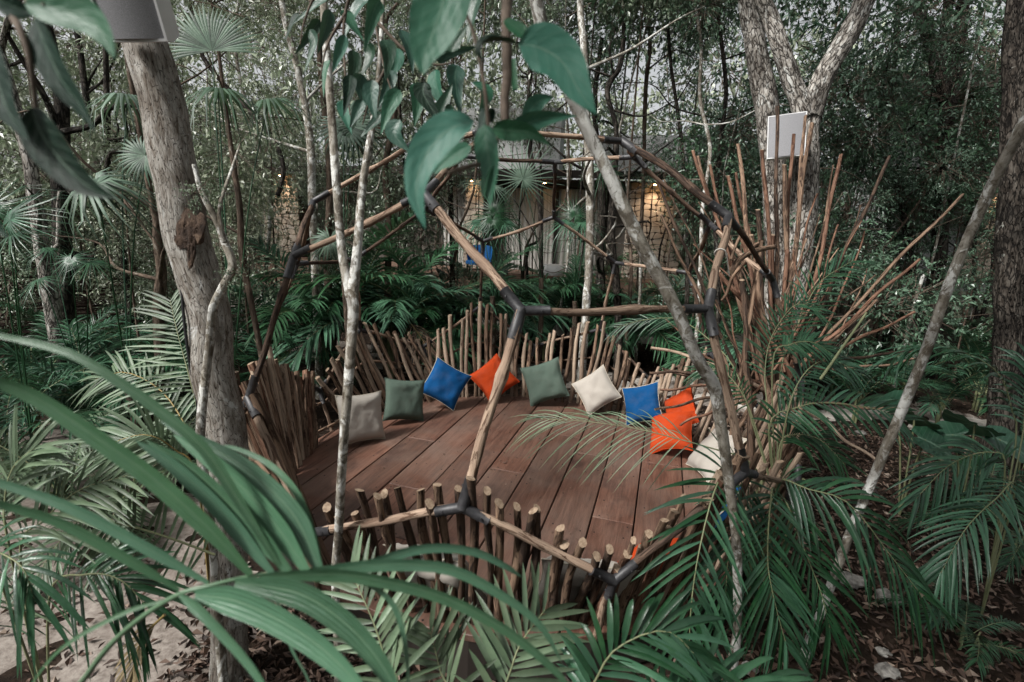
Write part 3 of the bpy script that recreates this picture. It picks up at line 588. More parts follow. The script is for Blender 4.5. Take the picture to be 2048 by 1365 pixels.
def pxtrunk(pp, d, foot=True, up=True, ws=1.):
    """pp: (x, y, width) from top to bottom; d: depth at top and bottom (metres along the view axis)"""
    n = len(pp); ds = np.interp(np.linspace(0, 1, n), np.linspace(0, 1, len(d)), d); P = [at(x, y, q) for (x, y, w_), q in zip(pp, ds)]; R = [w_ * ws / 2 * q / FPX * cosv(min(2048, max(0, x)), min(1365, max(0, y))) ** .8 for (x, y, w_), q in zip(pp, ds)]
    if up:
        e = P[0] - P[1]; e = nrm(nrm(e) + np.array([0, 0, .4])); k = max(.5, (6.5 - P[0][2]))
        P = [P[0] + e * k * 1.0 + np.array([.2, .1, 0]), P[0] + e * k * .5] + P; R = [R[0] * .7, R[0] * .9] + R
    if foot:
        b = P[-1]; z0 = gz(b[0], b[1]) - .06
        if b[2] > .12:
            e = nrm(P[-1] - P[-2]); h = b[2] - z0; hx = e[:2] / max(.4, -e[2]) * h * .6
            P.append(np.array([b[0] + hx[0] * .6, b[1] + hx[1] * .6, z0 + h * .45])); P.append(np.array([b[0] + hx[0] * .8, b[1] + hx[1] * .8, z0])); R += [R[-1] * 1.05, R[-1] * 1.3]
        else: P.append(np.array([b[0], b[1], z0])); R.append(R[-1] * 1.1)
    return P[::-1], R[::-1]
def tree(name, label, stems, bark_, crowns=(), group=None, cat='tree', seg=12, amp=.14, freq=2.2, seed=1., step=.07):
    """stems: list of (P, R) with the first rooted in the ground"""
    b = stems[0][0][0]; t = thing(name, label, cat, (b[0], b[1], max(0, b[2])), group)
    for i, (P, R) in enumerate(stems):
        m_ = MB(); trunk_tube(m_, P, R, seg, amp, freq, seed + i * 3.3, step); m_.build('trunk' if i == 0 else 'branch', bark_, t)
    for p, s, mat in crowns: add_crown(t, p, s, mat)
    return t
def top_crowns(P, n, mat, s=1.1, spread=1.2):
    return [(np.array(P) + rng.normal(0, spread * .5, 3) * np.array([1, 1, .5]), s * random.uniform(.8, 1.2), mat) for _ in range(n)]

# the near trees
P, R = pxtrunk([(262, -40, 104), (300, 120, 106), (341, 300, 104), (362, 400, 102), (388, 500, 98), (408, 600, 94), (424, 700, 92), (438, 800, 90), (448, 900, 88), (455, 1020, 84), (458, 1180, 80), (460, 1300, 88)], (2.75, 3.0), ws=.95)
T1 = tree('leaning_tree', 'thick leaning grey trunk on the left with a brown rotten scar and speaker', [(P, R)], 'bark_grey', (), seg=36, amp=.05, freq=3, seed=2.2, step=.03)
for px, py, w_, h_ in ((366, 452, 24, 40), (390, 458, 19, 34), (352, 470, 14, 34), (378, 492, 9, 40)):      # rotten scar
    c = at(px, py, 2.712 + .00035 * abs(px - 374) ** 1.2); m_ = MB(); V = []; F = []
    for i in range(10):
        for j in range(16):
            a_ = i / 9 * math.pi / 2; b_ = j / 16 * 2 * math.pi; nn = 1 + .45 * noise.noise((math.cos(b_) * 1.5 + px, math.sin(b_) * 1.5, a_ * 1.2))
            V.append(c + RGT * math.sin(a_) * math.cos(b_) * w_ / FPX * 2.75 * nn + UPV * math.sin(a_) * math.sin(b_) * h_ / FPX * 2.75 * nn - FWD * (.016 * math.cos(a_) * (1 + .9 * noise.noise((a_ * 3 + px, b_ * 2, 1))) - .02))
    F = [[i * 16 + j, i * 16 + (j + 1) % 16, (i + 1) * 16 + (j + 1) % 16, (i + 1) * 16 + j] for i in range(9) for j in range(16)]; m_.add(V, F); m_.build('rotten_scar', 'decay', T1)
P, R = pxtrunk([(388, 330, 14), (404, 385, 20), (432, 440, 24), (449, 485, 27), (466, 533, 30), (446, 575, 30), (424, 620, 30), (417, 690, 30), (409, 770, 30), (403, 850, 32), (404, 910, 34), (425, 1080, 30), (436, 1230, 34)], (2.64, 2.64, 2.8), up=False, ws=.62)
t = tree('climbing_stem', 'thin pale crooked stem climbing the thick leaning trunk', [(P, R), ([at(449, 485, 2.6), at(438, 420, 2.62), at(460, 350, 2.7), at(480, 290, 2.8)], [.012, .01, .008, .005])], 'bark_pale', (), None, 'tree stem', 12, .12, 3, 3.1)
for px, py, dd in ((395, 385, 2.55), (470, 545, 2.6), (405, 375, 2.5)): obj('leaf_spray', SPRIG[0], t, Matrix.Translation(at(px, py, dd)) @ Matrix.Scale(.22, 4))
m_ = MB(); tube(m_, cr([at(362, 560, 2.78), at(368, 640, 2.78), at(380, 730, 2.8), at(394, 800, 2.83), at(402, 900, 2.85)], 16), .008, 6); tag(m_.build('black_cable', 'black'), 'thin black cable running down the left side of the thick trunk', 'cable')
P, R = pxtrunk([(703, 585, 42), (707, 625, 36), (697, 740, 33), (688, 860, 31), (683, 960, 31), (678, 1060, 30), (671, 1150, 30), (674, 1280, 28), (676, 1350, 30)], (2.45, 2.35, 2.75, 2.95), up=False, ws=.62)
b1 = ([at(704, 592, 2.45), at(690, 540, 2.5), at(681, 470, 2.5), at(672, 370, 2.52), at(664, 250, 2.55), at(655, 120, 2.6), at(648, 0, 2.65), at(640, -120, 2.7), at(640, -400, 2.9)], [.03, .023, .021, .021, .02, .02, .019, .018, .015])
b2 = ([at(705, 595, 2.45), at(712, 530, 2.45), at(718, 460, 2.46), at(727, 370, 2.5), at(738, 290, 2.5), at(748, 220, 2.55), at(760, 120, 2.6), at(770, -60, 2.7), at(790, -300, 2.9)], [.03, .023, .021, .019, .017, .014, .012, .01, .007])
tree('forked_tree', 'slim pale mottled trunk forking in two in front of the dome', [(P, R), b1, b2], 'bark_pale', (), seg=16, amp=.04, freq=2, seed=4.4, step=.04)
P, R = pxtrunk([(1068, -20, 52), (1098, 90, 50), (1132, 165, 47), (1167, 245, 46), (1230, 380, 46), (1296, 510, 46), (1352, 620, 44), (1396, 715, 44), (1432, 778, 48), (1444, 860, 40), (1456, 950, 36), (1467, 1050, 34), (1474, 1150, 33), (1475, 1250, 32), (1466, 1320, 40)], (2.05, 2.3, 2.62, 3.1), ws=.6)
tree('lichened_tree', 'lichen spotted trunk slanting across the right front of the dome', [(P, R)], 'bark_pale', [(np.array(q), 1.2, 'shrub_mid') for q in ((.5, -3.3, 5.7), (1.3, -3.7, 5.6), (.1, -4.3, 5.5), (1.9, -2.9, 6.0), (1.0, -4.7, 5.5), (2.1, -4.1, 5.7), (-.4, -5.1, 5.6), (1.5, -3.0, 6.6), (.6, -4.0, 6.4), (1.6, -5.2, 5.8))], seg=18, amp=.12, freq=3.5, seed=6.6, step=.035)  # crowns lie above the view, added to shade the plants on the right
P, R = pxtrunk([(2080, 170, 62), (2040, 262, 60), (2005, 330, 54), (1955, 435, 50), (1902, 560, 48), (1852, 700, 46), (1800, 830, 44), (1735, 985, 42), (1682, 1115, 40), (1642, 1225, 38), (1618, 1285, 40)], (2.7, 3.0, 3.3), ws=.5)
tree('whitish_leaning_tree', 'whitish slim trunk leaning far to the right above the rocks', [(P, R)], 'bark_pale', [(np.array(q), 1.3, 'shrub_dark') for q in ((2.7, -2.5, 5.9), (3.3, -1.7, 6.3), (3.5, -3.3, 6.0), (2.6, -3.6, 6.2), (4.4, -2.4, 6.4), (3.0, -4.6, 6.0))], seg=18, amp=.09, freq=3.5, seed=8.1, step=.035)  # unseen crowns added overhead to darken the lower right
P, R = pxtrunk([(1617, 215, 78), (1612, 300, 84), (1606, 400, 88), (1596, 520, 88), (1584, 640, 92), (1572, 730, 100)], (7.2, 7.6), up=False, ws=.66)
bl = ([at(1613, 235, 7.2), at(1592, 180, 7.15), at(1565, 110, 7.1), at(1540, 40, 7.1), at(1518, -40, 7.0), at(1490, -260, 7)], [.16, .125, .115, .11, .105, .08])
br = ([at(1618, 235, 7.2), at(1636, 185, 7.15), at(1672, 110, 7.1), at(1712, 40, 7.0), at(1745, -30, 6.9), at(1830, -220, 6.7)], [.17, .145, .14, .135, .13, .09])
tree('fissured_fork_tree', 'big deeply fissured tree forking behind the burst of sticks', [(P, R), bl, br], 'bark_rough', top_crowns(bl[0][-1] + np.array([0, 0, 1.2]), 2, 'shrub_dark', 1.1, 2) + top_crowns(br[0][-1] + np.array([0, 0, 1.2]), 2, 'shrub_dark', 1.1, 2), seg=40, amp=.13, freq=2, seed=9.4, step=.05)
P, R = pxtrunk([(1492, -20, 48), (1505, 60, 52), (1522, 160, 58), (1538, 280, 60), (1550, 400, 60), (1556, 520, 60), (1560, 640, 62), (1560, 720, 66)], (7.5, 7.9), ws=.85)
tree('fissured_tree', 'straight fissured trunk just left of the big forked tree', [(P, R)], 'bark_rough', top_crowns(P[-1] + np.array([0, 0, 1.2]), 2, 'shrub_dark', 1.1, 2), seg=32, amp=.12, freq=2, seed=11.2, step=.06)
P, R = pxtrunk([(1893, 190, 46), (1892, 300, 46), (1884, 420, 46), (1878, 540, 44), (1868, 640, 46), (1862, 690, 50)], (9.5, 9.8), up=False, ws=.75)
tree('dark_fork_tree', 'dark mottled tree with three upright limbs on the right', [(P, R), ([at(1890, 200, 9.5), at(1870, 120, 9.4), at(1848, 50, 9.4), at(1828, -20, 9.4), at(1800, -160, 9.3)], [.14, .11, .1, .09, .07]), ([at(1893, 200, 9.5), at(1888, 100, 9.5), at(1895, 0, 9.5), at(1900, -160, 9.5)], [.11, .09, .08, .06]), ([at(1895, 210, 9.5), at(1912, 120, 9.5), at(1925, 30, 9.5), at(1935, -60, 9.5), at(1950, -200, 9.5)], [.14, .12, .11, .1, .07])], 'bark_dark', top_crowns(at(1880, -160, 9.5), 3, 'shrub_dark', 1.2, 2.5), seg=16, seed=13.7)
P, R = pxtrunk([(2036, -20, 50), (2030, 150, 54), (2026, 320, 56), (2020, 480, 58), (2018, 600, 60), (2018, 700, 64)], (6.0, 6.2)); 
t = tree('spiny_palm', 'dark spiny palm trunk at the right edge of the photo', [(P, R)], 'bark_dark', (), seg=14, seed=15.1)
m_ = MB(); Pz = cr(P, 150)
for i in range(900):
    k = random.randint(20, 146); a_ = random.uniform(0, 6.28); o_ = np.array([math.cos(a_), math.sin(a_), 0]); b = Pz[k] + o_ * .15; tube(m_, [b, b + o_ * .045 + np.array([0, 0, .02])], [.008, .001], 3, cap=False)
m_.build('spines', 'bark_dark', t)['kind'] = 'stuff'

LMK = [(40, 'at the far left edge'), (130, 'behind the dark leaves at top left'), (225, 'left of the speaker tree'), (330, 'behind the thick leaning trunk'), (420, 'just right of the thick leaning trunk'), (520, 'behind the round fan palm leaf'), (580, 'left of the left stone wall'), (640, 'at the left stone wall'), (700, 'behind the forked pale trunk'), (760, 'right of the forked pale trunk'), (830, 'below the hanging dark leaf cluster'), (900, 'left of the big green leaves'), (970, 'behind the big green leaves'), (1040, 'left of the curtained window'), (1090, 'at the curtained window'), (1140, 'right of the curtained window'), (1200, 'behind the pale middle trunk'), (1260, 'left of the lit right pillar'), (1350, 'at the lit right pillar'), (1410, 'left of the upright sticks'), (1470, 'behind the upright sticks'), (1560, 'behind the straight fissured trunk'), (1640, 'behind the big fissured fork'), (1700, 'just right of the fissured fork'), (1760, 'between the fissured fork and the dark tree'), (1830, 'left of the dark three limbed tree'), (1900, 'behind the dark three limbed tree'), (1960, 'right of the dark three limbed tree'), (2010, 'left of the spiny palm'), (9999, 'behind the spiny palm at right')]
USED = {}
def label_for(kind, px, d=None, tall=None):
    w_ = next(t for x, t in LMK if px < x); q = '' if d is None else 'near ' if d < 9.6 else 'far ' if d > 14.5 else 'mid distance ' if d > 12 else ''
    for h in ([('tall ' if tall else 'low ')] if tall is not None else ['']) + ['slim ', 'spreading ', 'bushy ', 'loose ', 'ragged ']:
        l = (h + q + kind + ' ' + w_)
        if l not in USED: break
    USED[l] = 1; return l
# the woods behind: (top..bottom pixels with widths), depth, bark, crown material, label
BT = [([(-20, 40, 40), (20, 180, 44), (58, 320, 46), (78, 450, 48), (95, 560, 50)], 6.4, 'bark_rough', 'shrub_mid', 'patchy grey trunk at the far left edge behind the dark leaves'),
      ([(96, 60, 40), (122, 200, 48), (118, 330, 60), (125, 450, 56), (128, 560, 58)], 6.9, 'bark_dark', 'shrub_mid', 'thick black trunk left of the thick leaning trunk'),
      ([(205, -10, 16), (212, 120, 18), (215, 230, 22), (214, 330, 20), (240, 470, 18), (258, 600, 18)], 8.0, 'bark_dark', 'shrub_pale', 'slim dark trunk with side branch left of the speaker tree'),
      ([(152, 50, 20), (166, 140, 22), (178, 240, 22), (196, 330, 18), (232, 420, 16), (262, 600, 18)], 9.0, 'bark_dark', 'shrub_pale', 'slim dark bent trunk seen between the dark hanging leaves'),
      ([(300, 380, 18), (312, 450, 28), (322, 520, 32), (318, 600, 34)], 5.6, 'bark_brown', 'shrub_pale', 'short dark brown trunk tucked behind the thick leaning trunk'),
      ([(440, 120, 12), (462, 300, 16), (480, 420, 20), (486, 520, 22), (505, 620, 18), (520, 690, 18)], 5.2, 'bark_brown', 'shrub_pale', 'rusty brown crooked trunk right of the thick leaning trunk'),
      ([(560, -20, 20), (575, 60, 22), (598, 150, 22), (618, 260, 24), (624, 350, 26), (626, 450, 24), (630, 560, 24), (636, 680, 22), (638, 740, 24)], 7.6, 'bark_pale', 'shrub_pale', 'grey trunk behind the left side of the dome'),
      ([(645, 20, 20), (640, 120, 18), (652, 250, 20), (660, 380, 22), (655, 500, 24), (660, 600, 24)], 8.6, 'bark_brown', 'shrub_pale', 'brownish trunk behind the left arm of the forked trunk'),
      ([(775, 80, 18), (790, 220, 20), (770, 330, 18), (778, 430, 20), (775, 560, 20)], 8.9, 'bark_brown', 'shrub_mid', 'thin trunk behind the hanging leaf cluster'),
      ([(1160, -20, 22), (1166, 80, 24), (1172, 200, 26), (1178, 330, 28), (1180, 450, 26), (1176, 560, 24), (1172, 620, 24)], 8.0, 'bark_pale', 'shrub_mid', 'pale grey trunk behind the middle of the dome'),
      ([(1244, -20, 14), (1248, 60, 16), (1240, 130, 18), (1215, 180, 18), (1232, 260, 16), (1228, 360, 22), (1222, 470, 24), (1232, 560, 24)], 9.0, 'bark_dark', 'shrub_mid', 'dark curving trunk above the back of the dome'),
      ([(1062, 110, 14), (1058, 200, 16), (1060, 300, 16), (1080, 420, 14), (1082, 560, 14)], 9.6, 'bark_dark', 'shrub_mid', 'thin dark trunk in front of the curtained window'),
      ([(1195, 300, 18), (1205, 400, 26), (1200, 500, 28), (1202, 600, 28)], 10.2, 'bark_dark', 'shrub_dark', 'black trunk between the window and the lit stone pillar'),
      ([(1385, -20, 10), (1402, 90, 11), (1400, 200, 12), (1420, 300, 12), (1405, 420, 12), (1400, 560, 12)], 8.2, 'bark_pale', 'shrub_dark', 'thin straight sapling left of the fissured trunk'),
      ([(1330, 0, 10), (1345, 150, 12), (1360, 260, 12), (1370, 380, 12), (1375, 520, 14)], 9.4, 'bark_dark', 'shrub_dark', 'slender dark sapling right of the lit stone pillar'),
      ([(1440, 60, 12), (1452, 180, 14), (1440, 300, 14), (1430, 420, 14), (1436, 560, 14)], 8.8, 'bark_dark', 'shrub_dark', 'dark sapling behind the upright sticks'),
      ([(1738, 300, 22), (1790, 370, 24), (1812, 460, 24), (1826, 560, 22)], 9.6, 'bark_dark', 'shrub_dark', 'black leaning trunk left of the dark three limbed tree'),
      ([(1960, 380, 12), (1950, 470, 14), (1948, 560, 14), (1952, 640, 14)], 10.5, 'bark_dark', 'shrub_dark', 'thin dark stem behind the whitish leaning trunk'),
      ([(480, -20, 10), (470, 90, 11), (490, 200, 12), (520, 300, 12), (540, 420, 12), (530, 560, 12)], 9.2, 'bark_pale', 'shrub_pale', 'thin pale sapling right of the big round fan palm leaf'),
      ([(900, -20, 14), (905, 120, 14), (895, 260, 16), (902, 400, 16), (905, 540, 16)], 10.0, 'bark_dark', 'shrub_mid', 'dark sapling behind the broad green leaves'),
      ([(1290, -20, 12), (1300, 80, 14), (1290, 200, 14), (1288, 320, 12)], 10.6, 'bark_brown', 'shrub_mid', 'brown sapling above the grey roof'),
      ([(1800, -20, 16), (1790, 120, 16), (1770, 260, 16), (1775, 380, 16), (1780, 520, 16)], 11.0, 'bark_dark', 'shrub_dark', 'slim dark trunk right of the big fissured fork'),
      ([(720, -20, 14), (735, 120, 14), (742, 260, 14), (738, 400, 16), (745, 560, 16)], 10.4, 'bark_pale', 'shrub_pale', 'pale far trunk right of the forked trunk')]
for i, (pp, d, bk_, cm, lab) in enumerate(BT):
    P, R = pxtrunk(pp, (d, d + .2), ws=.68); cs = top_crowns(P[-1], 1, cm, .9, 1.6) if cm == 'shrub_dark' else []
    for _ in range(2):
        h = random.uniform(.55, .9); q = P[-3] * (1 - h) + P[-1] * h; cs.append((q + rng.normal(0, .5, 3), random.uniform(.5, .8), cm))
    br_ = []
    for q in range(6):
        h = random.uniform(.3, .95); k_ = int(h * (len(P) - 1)); st = np.array(P[k_]) * .5 + np.array(P[min(k_ + 1, len(P) - 1)]) * .5; dr = nrm(np.array([random.gauss(0, 1), random.gauss(0, .5), random.uniform(-.1, .9)])); L = random.uniform(.7, 2.2)
        br_.append(([st, st + dr * L * .35 + rng.normal(0, .08, 3), st + dr * L * .7 + rng.normal(0, .15, 3) + UP3_ * .1, st + dr * L + rng.normal(0, .2, 3)], [R[k_] * .45, R[k_] * .33, R[k_] * .22, .004]))
    tree('woodland_tree', lab, [(P, R)] + br_, bk_, cs, 'woodland trees behind the dome', seg=10, amp=.16, freq=2.5, seed=20 + i * 1.9, step=.12)
m_ = MB(); tube(m_, cr([at(440, 160, 8), at(500, 225, 8), at(545, 275, 7.9), at(566, 330, 7.8), at(562, 370, 7.8), at(555, 392, 7.8)], 20), .035, 8, .1, 4); tube(m_, cr([at(440, 160, 8), at(400, 100, 8.2), at(370, -40, 8.4)], 8), .035, 8)
tag(m_.build('hanging_liana', 'bark_dark'), 'black curved liana hanging in front of the left stone wall', 'liana')

# understorey: leafy saplings that fill the woods
def sapling(px, py, d, s, mat, label, group, nc=5):
    c = at(px, py, d); g0 = np.array([c[0] + random.gauss(0, .3), c[1] + random.gauss(0, .3), 0]); g0[2] = gz(g0[0], g0[1]) - .03
    t = thing('leafy_sapling', label, 'sapling', g0, group); m_ = MB(); mid = (g0 + c) / 2 + rng.normal(0, .3, 3); top = c + np.array([0, 0, .9 * s])
    P = cr([g0, g0 * .65 + c * .35 + rng.normal(0, .15, 3), mid, c, top], 14); tube(m_, P, np.linspace(.035, .008, 14) * (.7 + .7 * random.random()), 6, .15, 4, px * .01); m_.build('trunk', random.choice(('bark_brown', 'bark_dark', 'bark_pale')), t)
    m_ = MB()
    for q in range(5):
        st = P[random.randint(3, 12)]; dr = nrm(np.array([random.gauss(0, 1), random.gauss(0, .6), random.uniform(-.3, .8)])); L = random.uniform(.5, 1.6); tube(m_, cr([st, st + dr * L * .5 + rng.normal(0, .1, 3), st + dr * L + rng.normal(0, .2, 3)], 7), np.linspace(.012, .003, 7), 4, cap=False)
    m_.build('branches', 'twig', t)['kind'] = 'stuff'
    cor = d < 14 and (840 < px < 1440 or 470 < px < 670)
    for k in range(nc if not cor else 3):
        h = random.uniform(.93 if cor else .35, 1); q = P[int(h * 13)]; o_ = rng.normal(0, .8, 3) * s * np.array([1, 1, .5]); o_[2] = abs(o_[2]) if cor else o_[2]; add_crown(t, q + o_, s * random.uniform(.45, .95), mat)
    return t
LAB = {'shrub_pale': ('pale leafed sapling in the bright woods at upper left', 'saplings in the bright woods at upper left'), 'shrub_mid': ('mid green sapling in the woods behind the dome', 'saplings in the woods behind the dome'), 'shrub_dark': ('dark leafed sapling in the shady woods at upper right', 'saplings in the shady woods at upper right')}
random.seed(21)
for k in range(84):
    px = (k + random.random()) / 84 * 2400 - 160; d = random.choice((8.8, 10, 11.5, 13.5, 16, 18)) + random.uniform(-.6, .6); py = random.triangular(-40, 440, 220)
    if d < 14 and 840 < px < 1440 and py > 110: py = random.uniform(-60, 120)
    if d < 14 and 470 < px < 670 and py > 150: py = random.uniform(-60, 150)
    mat = 'shrub_pale' if px + random.gauss(0, 160) < 760 else 'shrub_mid' if px + random.gauss(0, 160) < 1330 else 'shrub_dark'  # brighter left and dimmer right woods are put into the leaf colour
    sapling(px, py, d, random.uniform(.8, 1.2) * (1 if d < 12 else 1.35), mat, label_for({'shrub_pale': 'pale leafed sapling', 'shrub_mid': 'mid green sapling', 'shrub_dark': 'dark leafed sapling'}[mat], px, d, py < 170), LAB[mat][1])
# lower shrubs in front of the far fence and the house
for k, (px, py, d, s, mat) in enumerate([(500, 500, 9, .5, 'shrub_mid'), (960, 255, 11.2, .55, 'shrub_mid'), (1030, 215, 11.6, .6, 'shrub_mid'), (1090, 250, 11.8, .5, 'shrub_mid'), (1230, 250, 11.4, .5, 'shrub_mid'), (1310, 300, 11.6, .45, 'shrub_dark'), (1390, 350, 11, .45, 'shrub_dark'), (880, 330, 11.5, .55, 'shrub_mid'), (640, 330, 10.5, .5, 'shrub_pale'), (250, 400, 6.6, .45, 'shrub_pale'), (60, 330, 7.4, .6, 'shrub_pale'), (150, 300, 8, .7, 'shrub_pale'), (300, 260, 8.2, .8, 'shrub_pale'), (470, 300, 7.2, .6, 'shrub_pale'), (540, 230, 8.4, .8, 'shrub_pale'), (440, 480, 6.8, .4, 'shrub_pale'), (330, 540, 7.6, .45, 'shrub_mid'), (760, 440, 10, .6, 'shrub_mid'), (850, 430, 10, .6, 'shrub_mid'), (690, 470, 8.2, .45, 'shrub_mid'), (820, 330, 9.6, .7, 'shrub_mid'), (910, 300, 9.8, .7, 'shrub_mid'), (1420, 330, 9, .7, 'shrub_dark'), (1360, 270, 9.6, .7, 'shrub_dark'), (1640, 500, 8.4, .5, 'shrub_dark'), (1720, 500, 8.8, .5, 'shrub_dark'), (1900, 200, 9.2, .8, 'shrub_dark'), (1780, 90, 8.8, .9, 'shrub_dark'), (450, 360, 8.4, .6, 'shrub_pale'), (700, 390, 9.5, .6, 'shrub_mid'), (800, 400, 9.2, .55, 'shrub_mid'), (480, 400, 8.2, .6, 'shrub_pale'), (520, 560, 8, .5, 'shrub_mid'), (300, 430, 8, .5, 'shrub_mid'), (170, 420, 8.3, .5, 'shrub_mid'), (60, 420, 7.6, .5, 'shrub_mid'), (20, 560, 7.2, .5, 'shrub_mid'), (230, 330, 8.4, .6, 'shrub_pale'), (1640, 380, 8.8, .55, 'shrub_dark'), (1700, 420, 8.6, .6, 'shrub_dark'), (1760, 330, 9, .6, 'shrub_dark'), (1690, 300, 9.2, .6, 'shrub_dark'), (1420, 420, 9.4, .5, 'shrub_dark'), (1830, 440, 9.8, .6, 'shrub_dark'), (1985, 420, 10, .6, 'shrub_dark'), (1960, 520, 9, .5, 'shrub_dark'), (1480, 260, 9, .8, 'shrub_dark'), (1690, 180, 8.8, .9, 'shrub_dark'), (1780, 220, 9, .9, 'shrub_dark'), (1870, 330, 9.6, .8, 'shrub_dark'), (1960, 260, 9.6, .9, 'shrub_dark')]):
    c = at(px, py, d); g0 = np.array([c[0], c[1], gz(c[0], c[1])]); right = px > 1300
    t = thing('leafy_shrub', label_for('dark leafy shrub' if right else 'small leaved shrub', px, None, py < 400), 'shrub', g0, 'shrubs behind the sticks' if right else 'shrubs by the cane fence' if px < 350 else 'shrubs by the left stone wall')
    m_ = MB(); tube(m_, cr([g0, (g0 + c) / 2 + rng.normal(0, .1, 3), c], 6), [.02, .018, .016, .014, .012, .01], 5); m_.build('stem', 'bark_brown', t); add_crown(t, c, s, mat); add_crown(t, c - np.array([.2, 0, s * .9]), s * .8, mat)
# the far wood closes the view
m_ = MB(); far = []
g = np.random.default_rng(5); nL = 230000; ang = g.uniform(0, 2 * math.pi, nL); rad = g.uniform(21, 30, nL); z = g.uniform(.0, 1, nL) ** 1.1 * np.where(np.sin(ang) > -.1, 18, 9)
p = np.stack([rad * np.cos(ang), rad * np.sin(ang), z], 1); keepm = np.array([noise.noise((q[0] * .22, q[1] * .22, q[2] * .3)) > -.30 + .085 * max(0, q[2] - 6.5) for q in p]); p = p[keepm]; nL = len(p)
ld = g.normal(size=(nL, 3)); ld[:, 2] -= .5; ld /= np.linalg.norm(ld, axis=1)[:, None]; S = np.cross(ld, g.normal(size=(nL, 3)) * .5 + np.array([0, 0, 1.])); S /= np.linalg.norm(S, axis=1)[:, None]
L = g.uniform(.25, .5, nL)[:, None]; V = np.stack([p, p + ld * L * .5 + S * L * .25, p + ld * L, p + ld * L * .5 - S * L * .25], 1).reshape(-1, 3); i0 = (np.arange(nL) * 4)[:, None]
m_.add(V, (i0 + np.array([0, 1, 2, 3])).tolist(), V * 0, np.repeat(g.random(nL), 4)); struct(m_.build('far_woodland', 'shrub_pale', None, False), 'stuff')

# ------------------------------------------------------------------ houses and the far fence
UP3 = np.array([0, 0, 1.]); HX = nrm((at(1310, 467, 13.0) - at(575, 435, 15.3)) * np.array([1, 1, 0])); HY = np.cross(UP3, HX)      # HY points away from the camera
def facade(px, py, d0, tilt=0):
    o_ = at(1024, 455, d0); r = ray(px, py); k = ((o_ - CAM) @ HY) / (r @ HY); p = CAM + r * k; return (p - o_) @ HX, p[2], o_
def stonework(parent, O_, X_, Y_, u0, u1, z0, z1, cell, seed, depth=.03):
    """irregular facing stones on the plane O+u X+z Z, proud of it along -Y"""
    r = random.Random(seed); nu, nz = max(1, round((u1 - u0) / cell)), max(1, round((z1 - z0) / (cell * .8))); G = {}
    for i in range(nu + 1):
        for j in range(nz + 1):
            du = 0 if i in (0, nu) else r.uniform(-.36, .36); dz = 0 if j in (0, nz) else r.uniform(-.36, .36)
            G[i, j] = np.array([u0 + (u1 - u0) * (i + du) / nu, z0 + (z1 - z0) * (j + dz) / nz])
    skip = set()
    for i in range(nu):
        for j in range(nz):
            if (i, j) in skip: continue
            q = [G[i, j], G[i + 1, j], G[i + 1, j + 1], G[i, j + 1]]
            if i + 1 < nu and (i + 1, j) not in skip and r.random() < .22: q = [G[i, j], G[i + 1, j], G[i + 2, j], G[i + 2, j + 1], G[i + 1, j + 1], G[i, j + 1]]; skip.add((i + 1, j))
            q = np.array(q); c = q.mean(0); q = c + (q - c) * .93; pts = []
            for k in range(len(q)):       # knock the corners off
                a_, b_ = q[k], q[(k + 1) % len(q)]; pts += [a_ * .82 + b_ * .18, a_ * .2 + b_ * .8]
            pts = np.array(pts) - c; m_ = MB(); prism(m_, pts, 0, depth * r.uniform(.7, 1.4), bev=.012)
            obj('stone', m_.mesh('stone', 'stone', False), parent, axes(X_, UP3, -Y_, O_ + X_ * c[0] + UP3 * (c[1] - O_[2])))
def fbox(name, mat, par, d0, px0, py0, px1, py1, y0, y1, zt=None):
    u0, z1, o_ = facade(px0, py0, d0); u1, z0, _ = facade(px1, py1, d0); z1 = zt or z1; m_ = MB(); box(m_, (u0, y0, z0), (u1, y1, z1), fr=(np.array([o_[0], o_[1], 0]), HX, HY, UP3)); return m_.build(name, mat, par, False), u0, u1, z0, z1, o_
DH = 13.85; hb = at(1100, 455, DH)
house = thing('house', 'low flat roofed stone house with lit pillars and curtained windows behind the dome', 'house', (hb[0], hb[1], 0))
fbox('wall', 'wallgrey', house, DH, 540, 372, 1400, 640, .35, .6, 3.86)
fbox('plinth', 'slab', house, DH, 470, 566, 1480, 720, -.9, .3)
fbox('terrace', 'clad', house, DH, 480, 558, 1470, 568, -1.1, .3)
ZSL = fbox('roof_slab', 'roof', house, DH, 525, 350, 1400, 370, -.55, 1.5)[3]
fbox('roof_edge', 'rim', house, DH, 522, 346, 1404, 351, -.6, -.5)
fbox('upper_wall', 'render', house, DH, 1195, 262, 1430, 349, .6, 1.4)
fbox('upper_wall', 'render', house, DH, 830, 190, 1100, 341, 1.6, 2.4)
